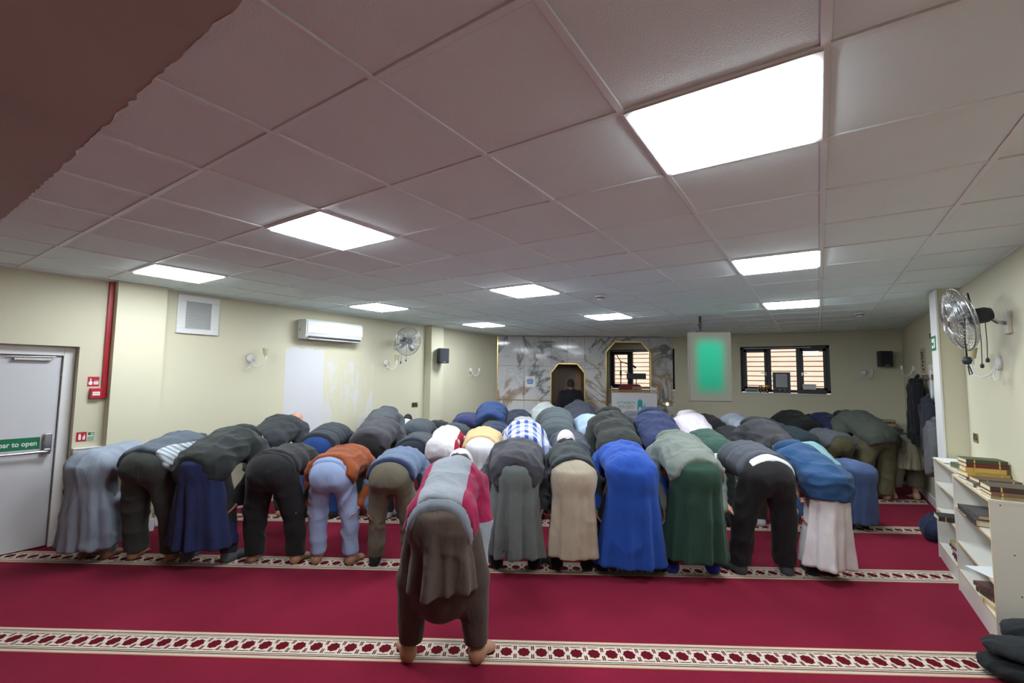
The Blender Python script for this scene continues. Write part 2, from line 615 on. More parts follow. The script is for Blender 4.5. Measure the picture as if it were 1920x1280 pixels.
# bare pink plaster over the near end of the room, with a torn edge
M_PLASTER = mat('bare_plaster', srgb(182, 176, 170), 0.9, var=0.16, nscale=1.6, bump=0.2, bscale=14, spec=0.15)
M_CHIP = mat('plaster_chips', srgb(205, 190, 175), 0.9, var=0.1, nscale=40)
rng = random.Random(3)
edge = []
x = XL
while x < XR:
    edge.append((x, PL_EDGE + rng.uniform(-0.006, 0.006) + 0.010 * math.sin(x * 1.3)))
    x += rng.uniform(0.02, 0.05)
edge.append((XR, PL_EDGE))
mb = MB()
nE = len(edge)
v = [(a, b, CEIL - 0.018) for a, b in edge] + [(a, b, CEIL + 0.02) for a, b in edge] + [(XR, YN, CEIL - 0.018), (XL, YN, CEIL - 0.018)]
f = [(k, k + 1, nE + k + 1, nE + k) for k in range(nE - 1)]
f += [tuple(range(nE)) + (2 * nE, 2 * nE + 1)]
mb.add(v, f)
mb.build('plaster_band', M_PLASTER, ceiling)
mb = MB()
for k in range(nE - 1):
    if rng.random() < 0.55:
        a, b = edge[k]
        c, d = edge[k + 1]
        w = rng.uniform(0.003, 0.008)
        mb.add([(a, b - 0.001, CEIL - 0.021), (c, d - 0.001, CEIL - 0.021), (c, d + w, CEIL - 0.012), (a, b + w, CEIL - 0.012)], [(0, 1, 2, 3)])
ch = mb.build('torn_plaster_edge', M_CHIP, ceiling)
ch['kind'] = 'stuff'

# LED panels
M_LED = mat('led_diffuser', (0.87, 0.94, 1.0), 0.5, var=0.0, emit=PANEL_LIGHT)
pos_words = {0: 'near the bookshelves', 1: 'in the middle file', 2: 'by the left wall'}
row_words = {0: 'nearest row', 1: 'middle row', 2: 'farthest row'}
for k, (lx, ly) in enumerate(light_cells):
    t = empty('ceiling_light', (lx + GP / 2, ly + GP / 2, CEIL))
    a = GP / 2 - 0.004
    mb = MB()
    for s in (-1, 1):
        mb.box((s * a - (0.021 if s > 0 else 0), -a, -0.003), (s * a + (0.021 if s < 0 else 0), a, 0.012))
        mb.box((-a + 0.021, s * a - (0.021 if s > 0 else 0), -0.003), (a - 0.021, s * a + (0.021 if s < 0 else 0), 0.012))
    mb.build('frame', M_WHITEW, t)
    b = a - 0.021
    c = b - 0.004
    MB().add([(-b, -b, 0.0), (b, -b, 0.0), (b, b, 0.0), (-b, b, 0.0), (-c, -c, -0.011), (c, -c, -0.011), (c, c, -0.011), (-c, c, -0.011)],
             [(4, 7, 6, 5), (0, 4, 5, 1), (1, 5, 6, 2), (2, 6, 7, 3), (3, 7, 4, 0)]).build('diffuser', M_LED, t, fix=False)
    tag(t, 'square lit ceiling panel, %s, %s' % (row_words[k % 3], pos_words[k // 3]), 'ceiling light', 'square lit ceiling panels')

# ------------------------------------------------------------------ setting: exit door in the left wall
XD = -6.285
M_DOOR = mat('door_paint', (0.60, 0.61, 0.63), 0.4, var=0.02)
door = struct(MB().box((XD - 0.045, 0.38, 0.012), (XD, 1.290, 1.845)).build('door_1', M_DOOR, bevel=0.003))
mb = MB()
mb.box((XL - 0.20, DY0, 0), (XD + 0.035, 0.375, DZ)).box((XL - 0.20, 1.296, 0), (XD + 0.035, DY1, DZ)).box((XL - 0.20, 0.375, 1.852), (XD + 0.035, 1.296, DZ))
mb.build('door_frame', M_WHITE, door, bevel=0.004)
MB().box((XL - 0.32, DY0, -0.01), (XD - 0.05, DY1, DZ)).build('outer_panel', M_DOOR, door)
mb = MB()
mb.box((XD, 0.955, 1.800), (XD + 0.045, 1.215, 1.822)).cyl((XD + 0.025, 0.90, 1.832), (XD + 0.025, 1.24, 1.838), 0.007)
mb.build('door_closer', M_CHROME, door, bevel=0.003)
mb = MB()
mb.box((XD, 1.205, 0.905), (XD + 0.05, 1.262, 1.095))
mb.build('latch_case', M_CHROME, door, bevel=0.008)
mb = MB()
mb.cyl((XD + 0.062, 0.42, 0.925), (XD + 0.062, 1.235, 0.925), 0.014, seg=14).box((XD, 1.205, 0.900), (XD + 0.075, 1.250, 0.948)).box((XD, 0.40, 0.900), (XD + 0.075, 0.445, 0.948))
mb.build('push_bar', M_CHROME, door, bevel=0.004, smooth=False)
sg = MB().box((XD, 0.560, 0.950), (XD + 0.003, 1.185, 1.062)).build('green_sign', M_GREEN, door)
M_LETTER = mat('white_print', (0.78, 0.80, 0.79), 0.5, var=0.0)
text('lettering', 'Push bar to open', 0.066, M_LETTER, sg, face_mtx((XD + 0.004, 1.168, 1.004), (0, 1, 0), (0, 0, 1)), align='RIGHT', bold=0.0012, xs=0.80)
for z in (0.25, 0.95, 1.65):
    MB().cyl((XD + 0.006, 1.293, z), (XD + 0.006, 1.293, z + 0.09), 0.007).build('hinge', M_CHROME, door)

# ------------------------------------------------------------------ setting: marble prayer wall
def marble_material():
    m, t, p = nt('veined_marble')
    g = N_(t, 'ShaderNodeNewGeometry')
    mp = N_(t, 'ShaderNodeMapping')
    mp.inputs['Rotation'].default_value = (0.3, 0.5, 0.2)
    t.links.new(g.outputs['Position'], mp.inputs[0])
    w = N_(t, 'ShaderNodeTexNoise', i_Scale=0.62, i_Detail=5.0, i_Roughness=0.58, i_Distortion=1.3)
    t.links.new(mp.outputs[0], w.inputs['Vector'])
    v1 = math_(t, 'ABSOLUTE', math_(t, 'SUBTRACT', w.outputs['Fac'], 0.5))
    vein = math_(t, 'SUBTRACT', 1.0, math_(t, 'MULTIPLY', v1, 34.0))
    w2 = N_(t, 'ShaderNodeTexNoise', i_Scale=1.3, i_Detail=6.0, i_Roughness=0.6, i_Distortion=1.6)
    t.links.new(mp.outputs[0], w2.inputs['Vector'])
    v2 = math_(t, 'SUBTRACT', 1.0, math_(t, 'MULTIPLY', math_(t, 'ABSOLUTE', math_(t, 'SUBTRACT', w2.outputs['Fac'], 0.47)), 50.0))
    cl = N_(t, 'ShaderNodeTexNoise', i_Scale=0.8, i_Detail=3.0)
    t.links.new(mp.outputs[0], cl.inputs['Vector'])
    base = mixc(t, cl.outputs['Fac'], (0.52, 0.53, 0.55), (0.74, 0.74, 0.74))
    tint = mixc(t, math_(t, 'MULTIPLY', math_(t, 'GREATER_THAN', cl.outputs['Fac'], 0.5), 0.85), (0.10, 0.10, 0.105), (0.34, 0.20, 0.09))
    c = mixc(t, math_(t, 'MULTIPLY', math_(t, 'MAXIMUM', v2, 0.0), 0.35), base, (0.16, 0.155, 0.15))
    c = mixc(t, math_(t, 'MULTIPLY', math_(t, 'MAXIMUM', vein, 0.0), 0.85), c, tint)
    t.links.new(c, p.inputs['Base Color'])
    p.inputs['Roughness'].default_value = 0.09
    return m


M_MARBLE = marble_material()
NM = 10.50


def qbox(mb, u0, u1, n0, n1, z0, z1, mi=0):
    v = [qp(u, n, z) for z in (z0, z1) for (u, n) in ((u0, n0), (u1, n0), (u1, n1), (u0, n1))]
    mb.add(v, [(0, 3, 2, 1), (4, 5, 6, 7), (0, 1, 5, 4), (1, 2, 6, 5), (2, 3, 7, 6), (3, 0, 4, 7)], mi)
    return mb


UL, UR = -0.575, 3.430
A0, A1, AZ, AZ0 = 0.655, 1.422, 2.010, 1.800         # prayer niche, its top and where the corner cuts begin
B0, B1, BZ, BZ0 = 1.910, 2.918, 2.525, 2.290         # pulpit opening
CUTA, CUTB = 0.165, 0.205
M_BACKER = mat('niche_plaster', srgb(150, 128, 112), 0.7, var=0.05)
mb = MB()                                            # carcass behind the slabs
qbox(mb, UL, A0, NM + 0.02, NM + 0.10, 0, CEIL)
qbox(mb, A1, B0, NM + 0.02, NM + 0.10, 0, CEIL)
qbox(mb, A0, A1, NM + 0.02, NM + 0.10, AZ, CEIL)
qbox(mb, B0, B1, NM + 0.02, NM + 0.10, BZ, CEIL)
qbox(mb, B1, UR, NM + 0.02, NM + 0.10, 0, CEIL)
wall_q = struct(mb.build('wall_prayer', M_BACKER))
# slabs
GAPM = 0.003
ZG = 1.170


def slab(poly):
    """poly in (u, z)"""
    mb = MB()
    mb.prism(poly, NM, NM + 0.02, fn=lambda u, z, n: qp(u, n, z))
    mb.build('marble_slab', M_MARBLE, wall_q, bevel=0.0015)


def rect(u0, u1, z0, z1):
    slab([(u0 + GAPM, z0 + GAPM), (u1 - GAPM, z0 + GAPM), (u1 - GAPM, z1 - GAPM), (u0 + GAPM, z1 - GAPM)])


for (u0, u1) in ((UL, 0.04), (0.04, A0), (A1, B0), (B1, UR)):
    rect(u0, u1, 0.0, ZG - 0.008)
    rect(u0, u1, ZG + 0.008, 1.90 if u1 > A0 else 1.95)
    rect(u0, u1, 1.90 if u1 > A0 else 1.95, CEIL)
rect(A0, (A0 + A1) / 2, AZ + 0.012, CEIL)
rect((A0 + A1) / 2, A1, AZ + 0.012, CEIL)
rect(B0, B1, BZ + 0.012, CEIL)
for s, e, c, z0, z1 in ((A0, 1, CUTA, AZ0, AZ), (A1, -1, CUTA, AZ0, AZ), (B0, 1, CUTB, BZ0, BZ), (B1, -1, CUTB, BZ0, BZ)):
    slab([(s, z0), (s, z1 + 0.012), (s + e * c, z1 + 0.012)] if e < 0 else [(s, z0), (s + c, z1 + 0.012), (s, z1 + 0.012)])
# gilt edging
mb = MB()
for u0, u1 in ((UL, A0), (A1, B0), (B1, UR)):
    qbox(mb, u0, u1, NM - 0.006, NM + 0.012, ZG - 0.008, ZG + 0.008)
mb.build('gilt_rail', M_GOLD, wall_q)
for (a, b, z0, z1, c) in ((A0, A1, AZ0, AZ, CUTA), (B0, B1, BZ0, BZ, CUTB)):
    pts = [(a, 0.0), (a, z0), (a + c, z1), (b - c, z1), (b, z0), (b, 0.0)]
    mb = MB()
    for (p, q) in zip(pts[:-1], pts[1:]):
        d = Vector((q[0] - p[0], q[1] - p[1])).normalized()
        w = Vector((-d.y, d.x)) * 0.011
        e = d * 0.006
        poly = [(p[0] - w.x - e.x, p[1] - w.y - e.y), (q[0] - w.x + e.x, q[1] - w.y + e.y), (q[0] + w.x + e.x, q[1] + w.y + e.y), (p[0] + w.x - e.x, p[1] + w.y - e.y)]
        mb.prism(poly, NM - 0.014, NM + 0.012, fn=lambda u, z, n: qp(u, n, z))
    mb.build('gilt_edging', M_GOLD, wall_q)
mb = MB()
qbox(mb, UL - 0.012, UL + 0.004, NM - 0.008, NM + 0.02, 0, CEIL)
mb.build('gilt_edging', M_GOLD, wall_q)
# niche interior: three-sided recess
M_NICHE = mat('niche_lining', srgb(132, 112, 96), 0.6, var=0.06, nscale=2)
mb = MB()
nd = 0.62
qbox(mb, A0 - 0.03, A0, NM + 0.02, NM + nd, 0, AZ)
qbox(mb, A1, A1 + 0.03, NM + 0.02, NM + nd, 0, AZ)
qbox(mb, A0 - 0.03, A1 + 0.03, NM + nd, NM + nd + 0.03, 0, AZ)
qbox(mb, A0 - 0.03, A1 + 0.03, NM + 0.02, NM + nd + 0.03, AZ, AZ + 0.03)
mb.build('niche_lining', M_NICHE, wall_q)
mb = MB()
qbox(mb, A1 - 0.14, A1 - 0.006, NM + nd - 0.03, NM + nd, 0, AZ)
mb.build('niche_post', mat('niche_wood', srgb(150, 120, 88), 0.5, var=0.1), wall_q)
# pulpit opening: side reveals
mb = MB()
qbox(mb, B0 - 0.02, B0, NM + 0.02, NM + 0.16, 0, BZ)
qbox(mb, B1, B1 + 0.02, NM + 0.02, NM + 0.10, 0, BZ)
qbox(mb, B0, B1, NM + 0.02, NM + 0.16, BZ, BZ + 0.02)
mb.build('pulpit_reveal', M_BACKER, wall_q)

# ------------------------------------------------------------------ setting: windows
def glass_material():
    m, t, p = nt('window_glass')
    out = t.nodes['Material Output']
    tr = N_(t, 'ShaderNodeBsdfTransparent')
    gl = N_(t, 'ShaderNodeBsdfGlossy', i_Roughness=0.02)
    mx = N_(t, 'ShaderNodeMixShader', i_0=0.07)
    t.links.new(tr.outputs[0], mx.inputs[1])
    t.links.new(gl.outputs[0], mx.inputs[2])
    t.links.new(mx.outputs[0], out.inputs[0])
    return m


M_GLASS = glass_material()


def window(name, x0, x1):
    w = x1 - x0
    y0, y1 = YB + 0.14, YB + 0.20
    z0, z1 = WZ0 + 0.012, WZ1
    mb = MB()
    fr = 0.055
    mb.box((x0, y0, z0), (x1, y1, z0 + fr)).box((x0, y0, z1 - fr), (x1, y1, z1)).box((x0, y0, z0), (x0 + fr, y1, z1)).box((x1 - fr, y0, z0), (x1, y1, z1))
    m1, m2 = x0 + w * 0.335, x0 + w * 0.665
    for m_ in (m1, m2):
        mb.box((m_ - 0.035, y0, z0), (m_ + 0.035, y1, z1))
    o = struct(mb.build(name, M_DARK, bevel=0.004))
    for (a, b, s) in ((x0 + fr, m1 - 0.035, 0.052), (m2 + 0.035, x1 - fr, 0.052)):
        mb = MB()
        c, d = z0 + fr, z1 - fr
        mb.box((a, y0 - 0.015, c), (b, y1 - 0.01, c + s)).box((a, y0 - 0.015, d - s), (b, y1 - 0.01, d)).box((a, y0 - 0.015, c), (a + s, y1 - 0.01, d)).box((b - s, y0 - 0.015, c), (b, y1 - 0.01, d))
        ss = mb.build('sash', M_DARK, o, bevel=0.003)
        MB().box((a + s, y0 + 0.018, c + s), (b - s, y0 + 0.024, d - s)).build('pane', M_GLASS, ss)
        hx = b - s / 2 if a < (x0 + x1) / 2 else a + s / 2
        dx = -0.085 if a < (x0 + x1) / 2 else 0.085
        MB().box((hx - 0.012, y0 - 0.028, 1.79), (hx + 0.012, y0 - 0.015, 1.85)).box((min(hx, hx + dx), y0 - 0.045, 1.833), (max(hx, hx + dx), y0 - 0.030, 1.850)).build('handle', M_CHROME, ss)
    MB().box((m1 + 0.035, y0 + 0.02, z0 + fr), (m2 - 0.035, y0 + 0.026, z1 - fr)).build('pane', M_GLASS, o)
    MB().box((x0 - 0.01, YB - 0.025, WZ0 - 0.022), (x1 + 0.01, YB + 0.14, WZ0 + 0.002)).build('window_sill', M_WHITE, o, bevel=0.004)
    MB().box((x0 + 0.05, y0 - 0.012, z1 - 0.035), (x1 - 0.3, y0 - 0.002, z1 - 0.022)).build('trickle_vent', M_WHITEW, o)
    return o


window('window_1', *W1)
window('window_2', *W2)
# neighbouring boarded building seen through the windows
M_CLAD = mat('weathered_boards', srgb(214, 190, 176), 0.8, var=0.16, nscale=3.0, bump=0.3, bscale=30)
M_CLADB = mat('board_backing', srgb(190, 165, 150), 0.9, var=0.1)
clad = MB().box((-9.0, 13.33, 0.0), (4.5, 13.40, 3.9)).build('neighbour_wall', M_CLADB)
tag(clad, 'sunlit wall of overlapping horizontal boards outside the windows', 'building')
for k in range(30):
    z = 0.10 + 0.122 * k
    MB().add([(-9.0, 13.305, z), (4.5, 13.305, z), (4.5, 13.33, z + 0.118), (-9.0, 13.33, z + 0.118), (-9.0, 13.33, z), (4.5, 13.33, z)],
             [(0, 1, 2, 3), (0, 4, 5, 1), (0, 3, 4), (1, 5, 2)]).build('board', M_CLAD, clad)
gr = struct(MB().box((-12, YB + 0.2, -0.3), (7, 30, -0.12)).build('ground_outside', mat('paving_outside', (0.28, 0.27, 0.25), 0.9)))
# ------------------------------------------------------------------ implicit surfaces for bodies and clothes
F32 = np.float32


def rcone(P, a, b, ra, rb):
    a = np.asarray(a, F32)
    ba = np.asarray(b, F32) - a
    pa = P - a
    t = np.clip((pa @ ba) / max(float(ba @ ba), 1e-9), 0, 1)
    d = pa - t[..., None] * ba
    return np.sqrt((d * d).sum(-1)) - (ra + (rb - ra) * t)


def ell(P, c, r):
    q = (P - np.asarray(c, F32)) / np.asarray(r, F32)
    k0 = np.sqrt((q * q).sum(-1)) + 1e-6
    q2 = q / np.asarray(r, F32)
    k1 = np.sqrt((q2 * q2).sum(-1)) + 1e-6
    return k0 * (k0 - 1) / k1


def smin(a, b, k):
    h = np.maximum(k - np.abs(a - b), 0) / k
    return np.minimum(a, b) - h * h * k * 0.25


def smax(a, b, k):
    return -smin(-a, -b, k)


def surf(fn, lo, hi, h):
    """naive surface nets"""
    lo = np.asarray(lo, float)
    n = np.maximum(np.ceil((np.asarray(hi, float) - lo) / h).astype(int) + 1, 3)
    ax = [(lo[i] + h * np.arange(n[i])).astype(F32) for i in range(3)]
    P = np.stack(np.meshgrid(*ax, indexing='ij'), -1)
    V = fn(P).astype(F32)
    V[0], V[-1] = np.maximum(V[0], 1e-4), np.maximum(V[-1], 1e-4)
    V[:, 0], V[:, -1] = np.maximum(V[:, 0], 1e-4), np.maximum(V[:, -1], 1e-4)
    V[:, :, 0], V[:, :, -1] = np.maximum(V[:, :, 0], 1e-4), np.maximum(V[:, :, -1], 1e-4)
    S = V < 0
    cs = [S[i:n[0] - 1 + i, j:n[1] - 1 + j, k:n[2] - 1 + k] for i in (0, 1) for j in (0, 1) for k in (0, 1)]
    sm = sum(c.astype(np.int8) for c in cs)
    act = (sm > 0) & (sm < 8)
    idx = np.argwhere(act)
    if len(idx) == 0:
        return np.zeros((0, 3)), np.zeros((0, 4), int)
    ids = -np.ones(act.shape, int)
    ids[act] = np.arange(len(idx))
    offs = np.array([(i, j, k) for i in (0, 1) for j in (0, 1) for k in (0, 1)])
    cv = np.stack([V[idx[:, 0] + o[0], idx[:, 1] + o[1], idx[:, 2] + o[2]] for o in offs], 1)
    acc = np.zeros((len(idx), 3))
    cnt = np.zeros(len(idx))
    for a in range(8):
        for b in range(a + 1, 8):
            if np.abs(offs[a] - offs[b]).sum() != 1:
                continue
            m = (cv[:, a] < 0) != (cv[:, b] < 0)
            if not m.any():
                continue
            t = cv[m, a] / (cv[m, a] - cv[m, b])
            acc[m] += offs[a] + t[:, None] * (offs[b] - offs[a])
            cnt[m] += 1
    vert = lo + h * (idx + acc / cnt[:, None])
    F = []
    for axn in range(3):
        b, c = (axn + 1) % 3, (axn + 2) % 3
        s0 = [slice(None)] * 3
        s1 = [slice(None)] * 3
        s0[axn], s1[axn] = slice(0, -1), slice(1, None)
        for q in (s0, s1):
            q[b] = slice(1, -1)
            q[c] = slice(1, -1)
        A, B = S[tuple(s0)], S[tuple(s1)]
        e = np.argwhere(A != B)
        if len(e) == 0:
            continue
        flip = A[e[:, 0], e[:, 1], e[:, 2]]
        e = e.copy()
        e[:, b] += 1
        e[:, c] += 1
        def cell(db, dc):
            q = e.copy()
            q[:, b] -= db
            q[:, c] -= dc
            return ids[q[:, 0], q[:, 1], q[:, 2]]
        quad = np.stack([cell(1, 1), cell(0, 1), cell(0, 0), cell(1, 0)], 1)
        quad[~flip] = quad[~flip][:, ::-1]
        F.append(quad)
    F = np.concatenate(F)
    return vert, F[(F >= 0).all(1)]


def vnorm(v, f):
    a, b, c, d = (v[f[:, i]] for i in range(4))
    fn = np.cross(c - a, d - b)
    n = np.zeros_like(v)
    for i in range(4):
        np.add.at(n, f[:, i], fn)
    return n / (np.linalg.norm(n, axis=1, keepdims=True) + 1e-9)


_T = np.random.RandomState(11).rand(32, 32, 32)


def vnoise(p):
    i = np.floor(p).astype(int)
    f = p - i
    f = f * f * (3 - 2 * f)
    r = 0
    for a in (0, 1):
        for b in (0, 1):
            for c in (0, 1):
                w = (f[:, 0] if a else 1 - f[:, 0]) * (f[:, 1] if b else 1 - f[:, 1]) * (f[:, 2] if c else 1 - f[:, 2])
                r = r + w * _T[(i[:, 0] + a) % 32, (i[:, 1] + b) % 32, (i[:, 2] + c) % 32]
    return r


def relax(v, f, it=1, k=0.5):
    for _ in range(it):
        s = np.zeros_like(v)
        c = np.zeros(len(v))
        for a, b in ((0, 1), (1, 2), (2, 3), (3, 0)):
            np.add.at(s, f[:, a], v[f[:, b]])
            np.add.at(c, f[:, a], 1)
            np.add.at(s, f[:, b], v[f[:, a]])
            np.add.at(c, f[:, b], 1)
        v = v * (1 - k) + k * s / np.maximum(c, 1)[:, None]
    return v


def wrinkle(v, f, amp, seed, sc=(9, 9, 4.5), fade=None):
    """ridged folds pushed along the normals"""
    n = vnorm(v, f)
    o = np.array([seed * 3.17 % 29, seed * 5.71 % 29, seed * 1.93 % 29])
    w = vnoise(v * 3.1 + o)[:, None] - 0.5
    q = v * np.array(sc) + o + w * 1.6
    r = 1 - np.abs(2 * vnoise(q) - 1)
    r2 = vnoise(v * np.array(sc) * 2.3 + o * 1.7)
    w_ = 1.0 if fade is None else np.clip((fade - v[:, 2]) / 0.30, 0.12, 1.0)
    return v + n * (w_ * (amp * ((r ** 2) - 0.35) + amp * 0.35 * (r2 - 0.5)))[:, None]


def arr_mesh(name, v, f):
    me = bpy.data.meshes.new(name)
    me.vertices.add(len(v))
    me.vertices.foreach_set('co', np.asarray(v, F32).ravel())
    nf = len(f)
    me.loops.add(nf * 4)
    me.loops.foreach_set('vertex_index', np.asarray(f, np.int32).ravel())
    me.polygons.add(nf)
    me.polygons.foreach_set('loop_start', np.arange(0, nf * 4, 4, dtype=np.int32))
    me.polygons.foreach_set('loop_total', np.full(nf, 4, np.int32))
    me.polygons.foreach_set('use_smooth', np.ones(nf, bool))
    me.update()
    return me


def cloth(name, fn, lo, hi, h, m, parent, amp=0.0, seed=0, sc=(9, 9, 4.5), rel=1, extra=None, fade=None):
    v, f = surf(fn, lo, hi, h)
    if rel:
        v = relax(v, f, rel)
    if amp:
        v = wrinkle(v, f, amp, seed, sc, fade)
    if extra is not None:
        v = extra(v, vnorm(v, f))
    return link(name, arr_mesh(name, v, f), m, parent)


# ------------------------------------------------------------------ people bowing in rows
SKIN = {}


def skin(tone):
    cols = {'light': (0.50, 0.27, 0.18), 'tan': (0.36, 0.18, 0.105), 'brown': (0.20, 0.092, 0.05), 'dark': (0.075, 0.035, 0.02)}
    return mat('skin_' + tone, cols[tone], 0.55, var=0.12, nscale=14, bump=0.08, bscale=120)


HAIR = {'black': (0.012, 0.010, 0.010), 'brown': (0.045, 0.025, 0.015), 'grey': (0.22, 0.21, 0.20)}


def hairmat(c):
    return mat('hair_' + c, HAIR[c], 0.6, var=0.3, nscale=120, bump=0.6, bscale=260)


class Rig:
    """joints of a bowing figure, facing +y, heels at y = 0"""

    def __init__(s, pitch, stance, s_=1.0, lean=0.0, broad=1.0, armout=0.085, hipw=1.0, wristx=0.088, nod=14.0):
        s.hw = hipw
        p = math.radians(pitch)
        s.p = p
        A = lambda *q: np.array(q, float) * s_
        s.k = s_
        s.d = np.array([0, math.cos(p), math.sin(p)])
        s.n = np.array([0, -math.sin(p), math.cos(p)])
        s.ank = [A(e * stance, 0.045, 0.085) for e in (-1, 1)]
        s.knee = [A(e * (stance * 0.86 + 0.012), -0.010, 0.485) for e in (-1, 1)]
        s.hip = [A(e * 0.088, -0.075, 0.820) for e in (-1, 1)]
        s.pel = A(0, -0.085, 0.868)
        s.wai = s.pel + s_ * (0.19 * s.d + 0.030 * s.n)
        s.che = s.pel + s_ * (0.38 * s.d + 0.040 * s.n)
        s.c7 = s.pel + s_ * (0.535 * s.d + 0.015 * s.n)
        b = broad
        s.sho = [s.c7 - s_ * (0.045 * s.d + 0.035 * s.n) + A(e * 0.186 * b, 0, 0) for e in (-1, 1)]
        s.wri, s.elb = [], []
        for i, e in enumerate((-1, 1)):
            tgt = s.knee[i] + A(e * wristx, 0.050, 0.055)
            v = tgt - s.sho[i]
            L = np.linalg.norm(v)
            reach = 0.53 * s_
            w = s.sho[i] + v * min(1.0, reach / L)
            s.wri.append(w)
            mid = (s.sho[i] + w) / 2
            s.elb.append(mid + A(e * armout * b, -0.030, 0.0))
        hp = p - math.radians(nod)
        s.hd = np.array([0, math.cos(hp), math.sin(hp)])
        s.hn = np.array([0, -math.sin(hp), math.cos(hp)])
        s.head = s.c7 + s_ * (0.190 * s.hd)

    # torso in a frame squeezed across, so that round cones become oval
    def torso(s, P, off=0.0, ext=0.0, W=1.5, belly=0.0):
        k = s.k
        q = np.array([1 / W, 1, 1], F32)
        Q = (P * q)
        d = rcone(Q, s.pel * q, s.wai * q, (0.118 + off) * k, (0.108 + off + belly) * k)
        d = smin(d, rcone(Q, s.wai * q, s.che * q, (0.108 + off + belly) * k, (0.120 + off) * k), 0.05)
        d = smin(d, rcone(Q, s.che * q, (s.c7 - 0.02 * s.n) * q, (0.120 + off) * k, (0.092 + off) * k), 0.05)
        if ext > 0:
            e = s.pel - k * (ext * s.d) + k * np.array([0, 0, -0.02])
            d = smin(d, rcone(Q, s.pel * q, e * q, (0.118 + off) * k, (0.128 + off) * k), 0.04)
        return d

    def seat(s, P, off=0.0):
        k = s.k
        c = s.pel + np.array([0, 0.0, -0.035]) * k
        d = ell(P, c, np.array([0.166 * s.hw + off, 0.135 + off, 0.132 + off]) * k)
        for e in (-1, 1):
            d = smin(d, ell(P, c + np.array([e * 0.074 * s.hw, -0.040, -0.02]) * k, np.array([0.094 * s.hw + off, 0.095 + off, 0.110 + off]) * k), 0.05)
        return d

    def sleeve(s, P, off=0.0, upto=1.0, i=None):
        d = None
        k = s.k
        for j in ((0, 1) if i is None else (i,)):
            a = rcone(P, s.sho[j], s.elb[j], (0.070 + off) * k, (0.056 + off) * k)
            if upto > 0.5:
                w = s.elb[j] + (s.wri[j] - s.elb[j]) * min(1, (upto - 0.5) * 2)
                a = smin(a, rcone(P, s.elb[j], w, (0.056 + off) * k, (0.044 + off) * k), 0.03)
            else:
                a = rcone(P, s.sho[j], s.sho[j] + (s.elb[j] - s.sho[j]) * upto * 2, (0.072 + off) * k, (0.070 + off) * k)
            d = a if d is None else np.minimum(d, a)
        return d


def foot_sdf(P, toes=True, off=0.0):
    """right-pointing along +y, ankle above the heel, sole on z = 0"""
    d = ell(P, (0, 0.010, 0.038), (0.034 + off, 0.040 + off, 0.040 + off))
    d = smin(d, rcone(P, (0, 0.035, 0.055), (0, 0.045, 0.200), 0.036 + off, 0.040 + off), 0.045)
    d = smin(d, rcone(P, (0, 0.03, 0.048), (0.004, 0.150, 0.026), 0.036 + off, 0.022 + off), 0.04)
    d = smin(d, ell(P, (0.002, 0.150, 0.022), (0.046 + off, 0.055 + off, 0.022 + off)), 0.03)
    if toes:
        for x, y, r in ((-0.034, 0.212, 0.0135), (-0.012, 0.214, 0.0105), (0.007, 0.207, 0.010), (0.024, 0.196, 0.0095), (0.038, 0.182, 0.009)):
            d = smin(d, rcone(P, (x * 0.9, y - 0.05, 0.018), (x, y, 0.012), r * 1.1, r), 0.008)
    else:
        d = smin(d, ell(P, (0.000, 0.185, 0.020), (0.042 + off, 0.040 + off, 0.020 + off)), 0.03)
    return smax(d, -P[..., 2] - 0.0 + 0.002, 0.004)


def hand_sdf(P, bend=0.3):
    """wrist at origin, fingers along -z, palm faces +y, thumb on -x"""
    d = smin(rcone(P, (0, 0, 0.06), (0, 0, -0.02), 0.027, 0.027), ell(P, (0, 0.0, -0.055), (0.041, 0.017, 0.048)), 0.03)
    for x, L, r in ((-0.030, 0.068, 0.0088), (-0.010, 0.076, 0.0092), (0.011, 0.071, 0.0088), (0.031, 0.056, 0.0078)):
        a = np.array([x * 0.92, 0, -0.092])
        b = a + np.array([x * 0.10, math.sin(bend * 0.6) * 0.55 * L, -math.cos(bend * 0.6) * 0.55 * L])
        c = b + np.array([0, math.sin(bend * 1.5) * 0.5 * L, -math.cos(bend * 1.5) * 0.5 * L])
        fgr = np.minimum(rcone(P, a, b, r, r * 0.95), rcone(P, b, c, r * 0.95, r * 0.8))
        d = smin(d, fgr, 0.007)
    a = np.array([-0.034, 0.004, -0.030])
    b = np.array([-0.052, 0.014, -0.064])
    c = np.array([-0.052, 0.028, -0.098])
    th = np.minimum(rcone(P, a, b, 0.0125, 0.0105), rcone(P, b, c, 0.0105, 0.0085))
    return smin(d, th, 0.014)


